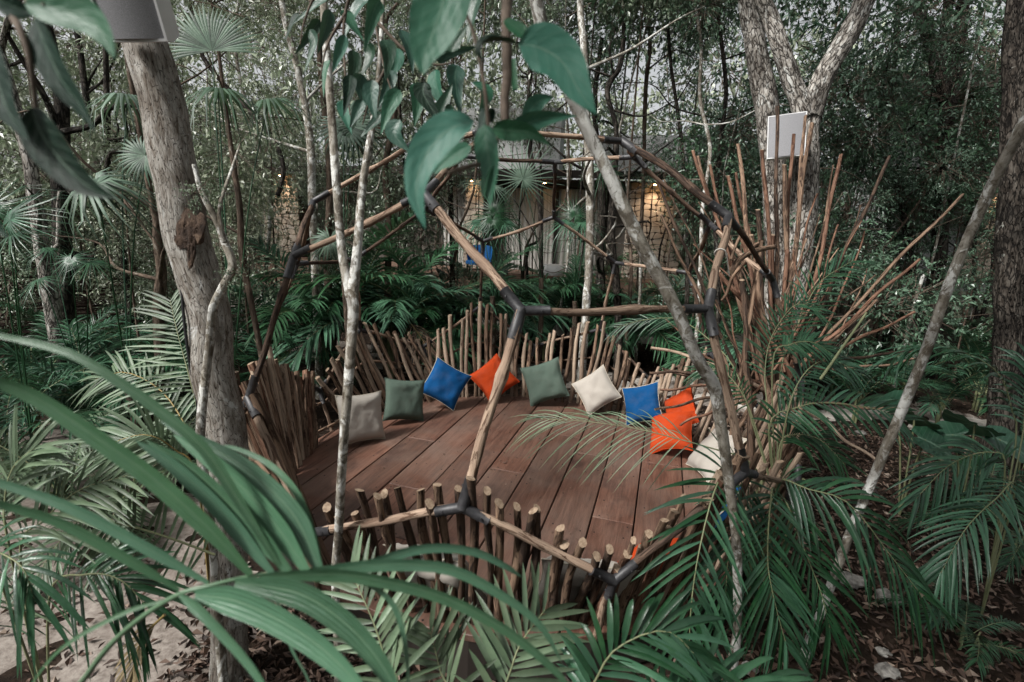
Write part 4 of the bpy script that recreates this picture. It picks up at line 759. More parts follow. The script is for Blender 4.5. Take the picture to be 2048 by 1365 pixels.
for (x0, x1, y0, y1) in ((1002, 1104, 392, 556), (1112, 1204, 392, 556), (870, 930, 392, 556)):
    fr_, u0, u1, z0, z1, o_ = fbox('window', 'rim', house, DH, x0, y0, x1, y1, .28, .34, ZSL - .12); m_ = MB(); n = int((u1 - u0) / .025); V = []
    for k in range(n + 1):
        for z in (z0 + .06, z1 - .05): V.append(np.array([o_[0], o_[1], 0]) + HX * (u0 + .05 + (u1 - u0 - .1) * k / n) + HY * (.24 + .022 * math.sin(k * 1.35 + math.sin(k * .37) * 1.5)) + UP3 * z)
    m_.add(V, [[2 * k, 2 * k + 2, 2 * k + 3, 2 * k + 1] for k in range(n)]); m_.build('curtain', 'curtain', fr_)
    m_ = MB(); box(m_, (u0 + .03, .17, z0 + .04), (u1 - .03, .18, z1 - .03), fr=(np.array([o_[0], o_[1], 0]), HX, HY, UP3)); m_.build('pane', 'glass', fr_, False)
    m_ = MB(); 
    for (a0, a1, b0, b1) in ((u0, u0 + .05, z0, z1), (u1 - .05, u1, z0, z1), (u0 + .05, u1 - .05, z1 - .05, z1), (u0 + .05, u1 - .05, z0, z0 + .05)): box(m_, (a0, .14, b0), (a1, .2, b1), fr=(np.array([o_[0], o_[1], 0]), HX, HY, UP3))
    m_.build('frame', 'rim', fr_, False)
for k, (x0, x1, y0, y1, yf) in enumerate(((1262, 1352, 372, 566, -.25), (536, 616, 372, 566, -.25), (934, 966, 372, 566, -.1))):
    pl, u0, u1, z0, z1, o_ = fbox('pillar', 'mortar', house, DH, x0, y0, x1, y1, yf, .35, ZSL - .002); O_ = np.array([o_[0], o_[1], 0])
    stonework(pl, O_ + HY * yf, HX, HY, u0, u1, z0, z1, .2 if k else .17, 5 + k)
    if k == 1: stonework(pl, O_ + HX * u0, HY, HX, yf, .35, z0, z1, .2, 15)
    if k != 1: stonework(pl, O_ + HX * u0, HY, HX, yf, .35, z0, z1, .18, 25 + k)
def downlight(par, px, d0, yoff, energy, zc):
    u, _, o_ = facade(px, 455, d0); p = np.array([o_[0], o_[1], 0]) + HX * u + HY * yoff + UP3 * (zc - .065); m_ = MB(); tube(m_, [p + UP3 * .06, p], .045, 10); f = m_.build('lamp_housing', 'rim', par); m_ = MB(); tube(m_, [p, p - UP3 * .02], .03, 8); m_.build('bulb', 'bulb', f)
    ld_ = bpy.data.lights.new('warm_downlight', 'SPOT'); ld_.energy = energy; ld_.color = (1, .72, .48); ld_.spot_size = math.radians(120); ld_.spot_blend = .8; ld_.shadow_soft_size = .05
    lo = bpy.data.objects.new('warm_downlight', ld_); col.objects.link(lo); lo.location = p - UP3 * .03
downlight(house, 1300, DH, -.52, 15, ZSL); downlight(house, 588, DH, -.52, 12, ZSL); downlight(house, 948, DH, -.3, 3, ZSL); downlight(house, 1088, DH, -.3, 2, ZSL)
# blue chair and a low grey pouffe on the terrace
ZT = facade(1100, 558, DH)[1]
def ont(px): u, _, o_ = facade(px, 455, DH); return np.array([o_[0], o_[1], ZT]) + HX * u - HY * .65
b = ont(972); t = thing('lounge_chair', 'blue lounge chair on the terrace in front of the window', 'chair', b)
m_ = MB(); V = []; F = []
for i in range(9):
    for j in range(11):
        a_ = (j / 10 - .5) * 2.6; z = .35 + i / 8 * .5; r_ = .34 + .05 * i / 8; V.append(b + HX * math.sin(a_) * r_ + HY * (math.cos(a_) * r_ * .8) + UP3 * (z - .1 * abs(j / 10 - .5) * i / 8))
m_.add(V, [[i * 11 + j, i * 11 + j + 1, (i + 1) * 11 + j + 1, (i + 1) * 11 + j] for i in range(8) for j in range(10)]); m_.build('backrest', 'blue', t)
m_ = MB(); tube(m_, [b + UP3 * .33, b + UP3 * .42], .34, 16); m_.build('seat', 'blue', t)
for q in range(4): m_ = MB(); o_ = HX * .22 * (1 if q % 2 else -1) + HY * .2 * (1 if q > 1 else -1); tube(m_, [b + o_ * 1.2 , b + o_ + UP3 * .36], .015, 6); m_.build('leg', 'rim', t)
b = ont(1118); m_ = MB(); tube(m_, [b, b + UP3 * .08, b + UP3 * .25, b + UP3 * .4, b + UP3 * .44], [.3, .36, .38, .35, .25], 18, .05, 2); tag(m_.build('pouffe', 'render'), 'round grey pouffe on the terrace before the curtains', 'pouffe')
# second house at the right, behind the trees: brown boards and a lit wall
b = at(1930, 455, 14.5); h2 = thing('timber_house', 'brown boarded house glimpsed through the trees at the right', 'house', (b[0], b[1], 0))
fbox('wall', 'render', h2, 14.6, 1760, 190, 2200, 600, .1, .4)
fbox('roof_slab', 'roof', h2, 14.6, 1740, 165, 2240, 190, -.8, .6); fbox('floor_slab', 'roof', h2, 14.6, 1740, 348, 2240, 370, -.8, .6)
for k in range(9): fbox('board', 'clad', h2, 14.6, 1850, 194 + k * 17, 2180, 209 + k * 17, .03, .1)
for k in range(6): fbox('board', 'clad', h2, 14.6, 1890, 374 + k * 13, 1960, 385 + k * 13, .03, .1)
pl, u0, u1, z0, z1, o_ = fbox('pillar', 'mortar', h2, 14.6, 1952, 372, 2010, 560, -.2, .1); stonework(pl, np.array([o_[0], o_[1], 0]) - HY * .2, HX, HY, u0, u1, z0, z1, .2, 77)
downlight(h2, 1978, 14.6, -.4, 12, z1)
# cane fence far left
fb = at(170, 520, 9.6); cf = thing('cane_fence', 'dark fence of horizontal canes behind the trees on the left', 'fence', (fb[0], fb[1], 0))
pa, pb = at(-160, 455, 8.6), at(400, 455, 10.8); dx = nrm((pb - pa) * np.array([1, 1, 0])); Lf = np.linalg.norm((pb - pa)[:2]); nv = []
for v in range(5):
    m_ = MB(); tube(m_, [(x, .012 * math.sin(x * 2 + v), .015 * math.sin(x * 1.3 + v * 2)) for x in np.linspace(0, 1, 9)], .017, 6, .25, 6, v); nv.append(m_.mesh('cane', 'cane'))
zz = .05; k = 0
while zz < 3.0:
    for x0, x1 in ((0, Lf * .36), (Lf * .345, Lf * .71), (Lf * .695, Lf)):
        z_ = zz + random.uniform(-.008, .008); o_ = np.array([pa[0], pa[1], 0]) + dx * x0 + np.array([-dx[1], dx[0], 0]) * random.uniform(-.02, .02); e = nrm(dx + UP3 * random.gauss(0, .006)); s_ = np.cross(UP3, e)
        obj('cane', nv[k % 5], cf, axes(e * (x1 - x0), s_, np.cross(e, s_), o_ + UP3 * z_)); k += 1
    zz += .037 if zz < 2.3 else .06
for x in np.linspace(.1, Lf - .1, 5):
    m_ = MB(); p = np.array([pa[0], pa[1], 0]) + dx * x + np.array([-dx[1], dx[0], 0]) * .06; tube(m_, [p, p + UP3 * 1.5, p + UP3 * 3.1], .05, 8, .15, 2, x); m_.build('post', 'bark_brown', cf)

# ------------------------------------------------------------------ speakers
def speaker(label, c, fwd_, W, H, D, roll=0, mark=False):
    f = nrm(fwd_); x = nrm(np.cross(f, UP3)) * -1; y = np.cross(f, x); y = y if y[2] > 0 else -y; x = np.cross(y, f)
    a_ = math.radians(roll); x, y = x * math.cos(a_) + y * math.sin(a_), -x * math.sin(a_) + y * math.cos(a_)
    t = thing('speaker', label, 'speaker', c, 'outdoor speakers on trees'); m_ = MB(); n = 9; V = []
    for z_ in (-D, -D * .3, 0):          # case: tapers to the back, front slightly bowed
        s_ = .94 if z_ == -D else 1
        for (u, v) in [(-1, -1), (1, -1), (1, 1), (-1, 1)]: V.append(c + x * u * W / 2 * s_ + y * v * H / 2 * (.86 if z_ == -D else 1) + f * z_)
    m_.add(V, [[i * 4 + j, i * 4 + (j + 1) % 4, i * 4 + 4 + (j + 1) % 4, i * 4 + 4 + j] for i in range(2) for j in range(4)] + [[3, 2, 1, 0]]); m_.build('case', 'white', t, False)
    m_ = MB(); b_ = .012
    for (u0, u1, v0, v1) in ((-W / 2, W / 2, H / 2 - b_, H / 2), (-W / 2, W / 2, -H / 2, -H / 2 + b_), (-W / 2, -W / 2 + b_, -H / 2 + b_, H / 2 - b_), (W / 2 - b_, W / 2, -H / 2 + b_, H / 2 - b_)): box(m_, (u0, v0, 0), (u1, v1, .014), fr=(c, x, y, f))
    m_.build('bezel', 'white', t, False); m_ = MB(); V = []; nn = 12
    for i in range(nn + 1):
        u = i / nn * 2 - 1
        for v in (-1, 1): V.append((u * (W / 2 - b_), v * (H / 2 - b_), .006 + .022 * (1 - u * u)))
    m_.add(V, [[2 * i, 2 * i + 2, 2 * i + 3, 2 * i + 1] for i in range(nn)]); gr = obj('grille', m_.mesh('grille', 'grille'), t, axes(x, y, f, c))
    if mark: m_ = MB(); box(m_, (-.035, -.01, .03), (.035, .004, .034), fr=(c, x, y, f)); box(m_, (-.02, .01, .03), (.0, .013, .033), fr=(c, x, y, f)); m_.build('badge', 'white', gr, False)
    m_ = MB(); tube(m_, [c - f * D * .9, c - f * (D + .1) - y * .05], .02, 8); m_.build('bracket', 'rim', t)
speaker('white speaker with perforated grille high on the thick leaning trunk', at(236, -42, 2.40), -FWD * .8 + RGT * .10 - UPV * .42, .30, .52, .16, 5)
speaker('small white speaker on the big fissured forked tree', at(1573, 272, 6.75), -FWD - RGT * .42 - UP3 * .12, .46, .56, .3, 6, True)

# ------------------------------------------------------------------ burst of bare sticks beside the dome
sb = at(1552, 790, 5.0); sb[2] = 0; burst = thing('stick_burst', 'burst of long bare branches fanning out beside the right of the dome', 'branch sculpture', sb)
ST = [((1548, 800), (1390, 300), 5.0, 5.2, 15), ((1535, 790), (1398, 312), 5.1, 5.4, 14), ((1520, 760), (1420, 330), 5.2, 5.5, 14), ((1500, 800), (1315, 362), 4.9, 5.3, 13), ((1490, 810), (1322, 430), 4.8, 5.2, 13), ((1540, 780), (1456, 352), 5.2, 5.5, 16), ((1545, 780), (1478, 288), 5.2, 5.6, 18), ((1550, 760), (1474, 345), 5.1, 5.6, 14),
      ((1555, 780), (1554, 212), 5.0, 5.6, 16), ((1558, 780), (1612, 232), 5.0, 5.6, 15), ((1560, 790), (1588, 268), 5.0, 5.5, 16), ((1565, 780), (1624, 245), 5.1, 5.4, 20), ((1575, 770), (1682, 310), 5.0, 5.3, 17), ((1580, 770), (1784, 316), 5.0, 5.4, 15), ((1585, 760), (1926, 390), 5.0, 5.3, 13), ((1590, 745), (1840, 521), 4.8, 4.6, 14), ((1588, 750), (1752, 602), 5.0, 5.4, 14), ((1600, 740), (1830, 630), 5.1, 5.6, 12), ((1600, 735), (1830, 703), 5.2, 5.9, 12), ((1590, 740), (1826, 722), 5.1, 5.7, 11),
      ((1580, 800), (1748, 922), 4.6, 4.0, 14), ((1560, 800), (1800, 825), 4.8, 4.7, 13), ((1540, 780), (1304, 692), 5.0, 5.6, 14), ((1530, 770), (1300, 742), 5.1, 5.9, 13), ((1520, 780), (1325, 738), 5.2, 5.8, 12), ((1500, 760), (1320, 780), 5.0, 5.5, 12), ((1500, 775), (1310, 820), 4.9, 5.2, 12), ((1510, 790), (1360, 850), 4.8, 5.0, 12),
      ((1510, 940), (1488, 560), 4.6, 4.7, 24), ((1570, 900), (1475, 520), 4.7, 4.8, 26), ((1590, 760), (1440, 540), 4.9, 4.9, 22), ((1560, 860), (1505, 470), 4.9, 5.0, 20), ((1555, 940), (1530, 300), 5.0, 5.2, 18), ((1540, 920), (1520, 420), 5.1, 5.3, 22), ((1575, 900), (1570, 330), 5.2, 5.3, 20), ((1548, 900), (1545, 470), 5.3, 5.4, 26), ((1520, 480), (1440, 600), 4.5, 4.9, 14), ((1580, 905), (1555, 850), 4.4, 4.6, 20)]
rs_ = random.Random(404)
for q in range(26): ST.append(((rs_.uniform(1480, 1605), rs_.uniform(730, 800)), (rs_.uniform(1330, 1760), rs_.uniform(330, 640)), rs_.uniform(4.8, 5.2), rs_.uniform(5.0, 5.7), rs_.uniform(5, 9)))
smats = ['stick_red', 'stake', 'stick_red', 'stake_dark', 'stake']
for k, (p0, p1, d0, d1, wpx) in enumerate(ST):
    A_ = at(*p0, d0); B_ = at(*p1, d1); L = np.linalg.norm(B_ - A_); t_ = nrm(B_ - A_); s_ = nrm(np.cross(t_, FWD)); r = random.Random(k + 9); n = 18; P = []; rad = wpx / 2 * .5 * d1 / FPX
    A1, p_ = r.uniform(-.035, .035) * (3 if wpx < 10 else 1), r.uniform(0, 6); kk = r.uniform(.3, .8)
    for i in range(n):
        u = i / (n - 1); P.append(A_ + (B_ - A_) * u + s_ * (A1 * math.sin(math.pi * u) * 1.2 + .012 * math.sin(u * 13 + p_) + (.03 * abs(u - kk) * r.choice((1,))))) 
    if A_[2] > .3 and 27 < k < 38: P = [np.array([A_[0], A_[1], 0])] + P
    m_ = MB(); tube(m_, P, [rad * (1.15 - .35 * i / len(P)) * r.uniform(.93, 1.08) for i in range(len(P))], 8, .2, 5, k * 2.3, capmi=1, slant=.6); m_.build('stick', [smats[k % 5] if k not in (20, 22) else 'stake_pale', 'cut'], burst)
P = cr([at(1462, 545, 3.6), at(1478, 520, 3.7), at(1510, 502, 3.9), at(1548, 494, 4.1)], 10); m_ = MB(); tube(m_, P, .02, 8, .2, 4, 3, capmi=1)
tube(m_, cr([at(1462, 520, 3.6), at(1472, 490, 3.7), at(1482, 470, 3.75)], 6), .011, 6); m_.build('stick', ['stake', 'cut'], burst)

# ------------------------------------------------------------------ feather palms
random.seed(33)
def arc(L, e0, bend, n=9, side=0.):
    P = [np.zeros(3)]; 
    for k in range(n - 1):
        u = (k + .5) / (n - 1); a_ = math.radians(e0 - bend * u); y_ = side * u; P.append(P[-1] + np.array([math.cos(a_) * math.cos(y_), math.cos(a_) * math.sin(y_), math.sin(a_)]) * L / (n - 1))
    return P
FL = {}
for mat in ('palm', 'palm_pale', 'palm_mid'):
    FL[mat] = []
    for k, (e0, bd) in enumerate(((82, 62), (72, 90), (60, 95), (48, 90), (34, 80), (66, 120), (78, 85), (55, 70))):
        ra, _ = frond(arc(1.0, e0, bd, side=random.uniform(-.3, .3)), .27, .017, npairs=34, lift=.3, droop=.45, seed=k * 3 + 1, t0=.2, rr=.006); FL[mat].append(ra.mesh('frond', [mat, 'stalk']))
PALMN = 0
def palm(label, base, s, nf, mat='palm', group=None, az=None, hi=True, stem=.15):
    global PALMN
    PALMN += 1; r = random.Random(PALMN * 13); b = np.array([base[0], base[1], gz(base[0], base[1])]); t = thing('feather_palm', label, 'palm', b, group)
    m_ = MB()
    for q in range(3): o_ = np.array([r.gauss(0, .03), r.gauss(0, .03), 0]); tube(m_, [b + o_ - UP3 * .02, b + o_ * 1.6 + UP3 * (stem + .25) * s], [.016 * s, .011 * s], 6)
    m_.build('stem', 'stalk', t); p = b + UP3 * stem * s
    for k in range(nf):
        a_ = 2 * math.pi * (k + r.uniform(-.35, .35)) / nf if az is None else math.radians(az[k % len(az)] + r.uniform(-15, 15)); f = s * r.uniform(.75, 1.15); c, s_ = math.cos(a_), math.sin(a_); v = r.choice((0, 0, 1, 1, 2, 5, 6, 6, 3, 7) if hi else (1, 2, 3, 4, 5, 7))
        X_ = np.array([c, s_, 0]); Y_ = np.array([-s_, c, 0]); rl = r.gauss(0, .25); Y2 = Y_ * math.cos(rl) + UP3 * math.sin(rl) * .3
        obj('frond', FL[mat][v], t, axes(X_ * f, nrm(Y2) * f, UP3 * f, p + np.array([r.gauss(0, .02), r.gauss(0, .02), r.uniform(0, .12) * s])))
    return t
def gpt(px, d): p = at(px, 600, d); return p[:2]
# behind the dome
GB = 'feather palms massed behind the dome'
for px, d, s, nf, m_ in ((560, 8.2, 1.5, 9, 'palm'), (640, 8.6, 1.9, 10, 'palm_mid'), (715, 9.3, 2.2, 11, 'palm'), (780, 8.7, 2.1, 11, 'palm_mid'), (840, 9.4, 2.2, 10, 'palm_mid'), (880, 8.8, 1.7, 9, 'palm'), (930, 10.4, 1.9, 9, 'palm_mid'), (985, 10.6, 1.8, 9, 'palm'), (1040, 10.9, 1.9, 9, 'palm_mid'), (1095, 10.6, 1.7, 9, 'palm'), (1150, 11.0, 2.0, 10, 'palm_mid'), (1215, 10.6, 1.7, 9, 'palm'), (1270, 10.8, 1.7, 9, 'palm_mid'), (1330, 10.6, 1.7, 9, 'palm'), (1400, 10.4, 1.7, 9, 'palm'), (1450, 9.6, 1.6, 9, 'palm_mid')):
    palm(label_for('dark green feather palm' if m_ == 'palm' else 'fresh green feather palm', px, d), gpt(px, d), s * 1.22, nf + 2, m_, GB + (' left' if px < 900 else ' centre' if px < 1180 else ' right'))
GL = 'feather palms in the undergrowth on the left'
for px, d, s, nf, m_ in ((20, 5.6, 1.5, 10, 'palm'), (90, 6.4, 1.5, 10, 'palm'), (160, 5.4, 1.4, 10, 'palm'), (215, 6.8, 1.5, 9, 'palm'), (270, 5.8, 1.3, 9, 'palm'), (330, 7.2, 1.4, 9, 'palm'), (-40, 4.6, 1.4, 9, 'palm'), (120, 7.6, 1.5, 9, 'palm'), (230, 8.2, 1.4, 8, 'palm'), (345, 8.6, 1.4, 8, 'palm'), (520, 7.2, 1.2, 8, 'palm'), (470, 6.2, 1.2, 8, 'palm')):
    palm(label_for('undergrowth feather palm', px, d), gpt(px, d), s, nf, m_, GL if px < 400 else 'feather palms between trunk and dome')
palm('pale green feather palm arching over the sand at far left', gpt(60, 4.1), 1.35, 9, 'palm_pale', None, (20, 60, 100, -20, 150, 200, 260, 300, -60), False)
palm('pale feather palm with yellowish stalks left of the thick trunk', gpt(215, 4.2), 1.15, 8, 'palm_pale', None, None, False)
palm('pale feather palm low beside the path at left', gpt(330, 5.0), 1.1, 8, 'palm_pale', None, None, False)
GR = 'feather palms in the dark undergrowth on the right'
for px, d, s, nf in ((1760, 7.4, 1.3, 8), (1850, 8.2, 1.3, 8), (1940, 7.2, 1.2, 8), (2010, 8.2, 1.3, 8), (1700, 8.6, 1.3, 8), (1640, 9.4, 1.5, 8), (1560, 9.0, 1.5, 8), (1980, 9.6, 1.5, 8), (1820, 10.4, 1.7, 8), (2080, 6.6, 1.3, 8)):
    palm(label_for('shaded feather palm', px, d), gpt(px, d), s, nf, 'palm', GR)
for lab, px, py, s, nf in (('glossy feather palm at the right edge above the rocks', 1960, 1010, .85, 8), ('glossy feather palm low at the right edge of the picture', 2030, 1120, .85, 8), ('small feather palm in the bottom right corner', 1930, 1300, .5, 7), ('feather palm behind the glossy palm at the right edge', 2050, 940, .9, 8)):
    palm(lab, onz(px, py, 0)[:2], s, nf, 'palm', None, None, False)
# the tall clump right of the dome, frond by frond
b = at(1560, 960, 3.6); b[2] = gz(b[0], b[1]); rp = thing('feather_palm', 'big feather palm whose fronds hang over the right side of the deck', 'palm', b)
m_ = MB()
for q in range(6):
    a_ = q * 1.05; o_ = np.array([math.cos(a_), math.sin(a_), 0]) * .07; tube(m_, cr([b + o_ - UP3 * .03, b + o_ * 1.6 + UP3 * .5, b + o_ * 2.2 + UP3 * 1.1], 6), np.linspace(.022, .012, 6), 6)
m_.build('stem', 'stalk', rp)
bt = b + UP3 * .9; CV = -FWD + UP3 * .6
def fr(pp, ll, lw, np_=30, lift=.1, droop=.25, up=None, mat='palm', split=False, seed=1, stalk='stalk', start=None, **k):
    P = [at(*p) for p in pp]; P = ([start] if start is not None else []) + P
    return place_frond(rp if k.get('par') is None else k['par'], P, ll, lw, mat, stalk, npairs=np_, lift=lift, droop=droop, up=CV if up is None else up, split=split, seed=seed, sec=5, **{a_: v for a_, v in k.items() if a_ != 'par'})
fr([(1539, 850, 3.55), (1594, 816, 3.5), (1650, 806, 3.5), (1751, 818, 3.5), (1800, 840, 3.5)], .28, .021, 30, split=True, seed=2, start=bt, t0=.2, a0=70, a1=30)
fr([(1562, 740, 3.9), (1600, 640, 4.0), (1640, 565, 4.1), (1707, 521, 4.2)], .34, .014, 26, split=True, seed=3, start=bt, t0=.3)
fr([(1545, 730, 3.6), (1580, 690, 3.6), (1625, 685, 3.6), (1660, 705, 3.6)], .2, .017, 24, seed=4, start=bt, t0=.4)
fr([(1500, 925, 3.5), (1422, 897, 3.45), (1340, 874, 3.5), (1264, 856, 3.6), (1170, 843, 3.75), (1082, 838, 3.9)], .5, .0085, 26, lift=-.05, droop=.45, mat='palm_pale', split=True, seed=5, start=bt, t0=.4, a0=48, a1=14)
fr([(1470, 935, 3.0), (1432, 975, 2.8), (1399, 1099, 2.65), (1382, 1215, 2.6), (1378, 1330, 2.6)], .40, .021, 28, lift=.05, droop=.25, split=True, seed=6, start=bt, t0=.12, a0=75, a1=22)
fr([(1544, 979, 3.1), (1535, 1107, 3.0), (1546, 1190, 2.95), (1575, 1300, 2.95)], .38, .022, 28, droop=.3, split=True, seed=7, start=bt, t0=.22, a0=66)
fr([(1560, 960, 3.3), (1614, 978, 3.2), (1697, 1007, 3.1), (1780, 1110, 3.1), (1850, 1200, 3.1)], .42, .023, 28, droop=.5, split=True, seed=8, start=bt, t0=.15)
fr([(1570, 1000, 3.2), (1600, 1080, 3.1), (1640, 1180, 3.05), (1660, 1260, 3.05)], .36, .02, 24, seed=11, start=bt, t0=.2, droop=.4)
fr([(1500, 960, 3.3), (1470, 1040, 3.2), (1455, 1130, 3.1), (1450, 1230, 3.1)], .36, .022, 24, seed=13, start=bt, t0=.2, droop=.35)
fr([(1500, 830, 3.7), (1470, 740, 3.8), (1430, 690, 3.9), (1360, 640, 4.2), (1290, 640, 4.4), (1235, 655, 4.5)], .24, .010, 28, seed=9, start=bt, t0=.45, droop=.4)
fr([(1535, 820, 3.7), (1530, 740, 3.8), (1545, 670, 3.9), (1590, 610, 4.0), (1630, 620, 4.0)], .26, .015, 26, seed=12, start=bt, t0=.35)
fr([(1560, 890, 3.6), (1590, 870, 3.6), (1640, 880, 3.6), (1690, 930, 3.6)], .27, .017, 26, seed=14, start=bt, t0=.25, droop=.4)
fr([(1510, 850, 3.6), (1480, 780, 3.6), (1440, 740, 3.7), (1400, 740, 3.8)], .22, .013, 22, seed=15, start=bt, t0=.35, droop=.4)
fr([(1570, 850, 3.5), (1600, 760, 3.5), (1650, 720, 3.6), (1710, 740, 3.6)], .26, .016, 24, seed=16, start=bt, t0=.35, droop=.4)
m_ = MB(); tube(m_, [at(1640, 760, 3.5), at(1733, 626, 3.6)], [.011, .009], 6); m_.build('cut_stalk', 'stalk', rp)
# right arching palm
b = at(2028, 1010, 3.6); b[2] = gz(b[0], b[1]); rq = thing('feather_palm', 'arching feather palm behind the whitish leaning trunk', 'palm', b)
for k, pp in enumerate(([(2030, 900, 3.8), (2022, 816, 3.8), (1997, 747, 3.8), (1929, 706, 3.9), (1850, 690, 4.0), (1790, 715, 4.0)], [(2040, 900, 3.9), (2050, 800, 4.0), (2060, 730, 4.0), (2100, 720, 4.0)], [(2010, 950, 3.6), (1980, 905, 3.6), (1900, 930, 3.6), (1830, 1000, 3.6)], [(2030, 980, 3.5), (1990, 1000, 3.4), (1930, 1060, 3.3), (1880, 1150, 3.3)])):
    fr(pp, .34, .02, 28, seed=30 + k, start=b, t0=.3, droop=.45, par=rq, up=(0, 0, 1) if k != 2 else None, split=k == 0)
# left: pale frond standing in front of the thick trunk
b = at(400, 1010, 3.4); b[2] = gz(b[0], b[1]); lp = thing('feather_palm', 'pale upright feather palm against the thick leaning trunk', 'palm', b)
fr([(405, 880, 3.3), (395, 820, 3.3), (375, 740, 3.3), (356, 670, 3.4), (340, 600, 3.5)], .40, .018, 32, seed=41, start=b, t0=.42, par=lp, mat='palm_pale', split=True, lift=-.05, droop=.15, a0=80, a1=35)
fr([(400, 930, 3.2), (370, 850, 3.2), (320, 780, 3.3), (250, 745, 3.4), (190, 760, 3.5)], .34, .019, 28, seed=42, start=b, t0=.4, par=lp, mat='palm_pale', split=True, stalk='stalk_y')
fr([(395, 960, 3.1), (350, 900, 3.0), (290, 870, 2.9), (210, 890, 2.9)], .36, .02, 26, seed=43, start=b, t0=.35, par=lp, mat='palm_pale', stalk='stalk_y')
b = at(60, 1240, 2.6); b[2] = gz(b[0], b[1]); lq = thing('feather_palm', 'grey green feather palm over the sand at bottom left', 'palm', b)
fr([(430, 1110, 2.6), (350, 1080, 2.55), (270, 1055, 2.5), (200, 1043, 2.45), (140, 1045, 2.45)], .28, .017, 22, seed=44, par=lq, mat='palm_pale', split=True, lift=.1, droop=.05, up=-FWD, a0=95, a1=60, t0=.05)
fr([(40, 1120, 2.4), (90, 1040, 2.4), (160, 980, 2.4), (260, 950, 2.4)], .4, .02, 24, seed=45, start=b, par=lq, mat='palm_pale', lift=.2)
fr([(20, 1100, 2.3), (10, 1000, 2.3), (30, 930, 2.3), (80, 890, 2.3)], .4, .02, 22, seed=46, start=b, par=lq, mat='palm_pale')
fr([(100, 1190, 2.4), (170, 1150, 2.3), (240, 1160, 2.3), (300, 1220, 2.3)], .36, .02, 22, seed=47, start=b, par=lq, mat='palm', droop=.5)
fr([(0, 1160, 2.2), (-30, 1100, 2.1), (40, 1130, 2.0), (70, 1200, 2.0)], .3, .018, 20, seed=48, start=b, par=lq, mat='palm', droop=.5)
# bottom middle: low fronds in front of the deck
b = at(790, 1480, 2.2); b[2] = gz(b[0], b[1]); lm = thing('feather_palm', 'low feather palm in front of the deck at bottom centre', 'palm', b)
fr([(800, 1400, 1.75), (775, 1330, 1.75), (745, 1240, 1.8), (700, 1140, 1.9)], .26, .022, 20, seed=51, start=b, t0=.3, par=lm, mat='palm_pale', split=True, lift=.0, droop=.1, up=-FWD, a0=75, a1=40)
fr([(960, 1440, 1.8), (1010, 1370, 1.8), (1040, 1290, 1.85), (1090, 1220, 1.95)], .3, .024, 18, seed=52, start=b, t0=.25, par=lm, mat='palm_pale', split=True, lift=.0, droop=.1, up=-FWD, a0=72, a1=35)
fr([(1120, 1450, 1.8), (1180, 1380, 1.8), (1230, 1300, 1.8), (1330, 1262, 1.8), (1400, 1320, 1.8)], .3, .024, 22, seed=53, start=b, t0=.3, par=lm, mat='palm', split=True, droop=.4)
fr([(900, 1440, 1.8), (880, 1340, 1.85), (860, 1260, 1.9)], .26, .022, 16, seed=54, start=b, t0=.3, par=lm, mat='palm_pale', up=-FWD, droop=.1, a0=72, a1=35)
fr([(1240, 1440, 2.0), (1330, 1400, 1.9), (1430, 1370, 1.9), (1560, 1370, 1.9)], .3, .024, 20, seed=55, start=b, t0=.3, par=lm, mat='palm', droop=.4)

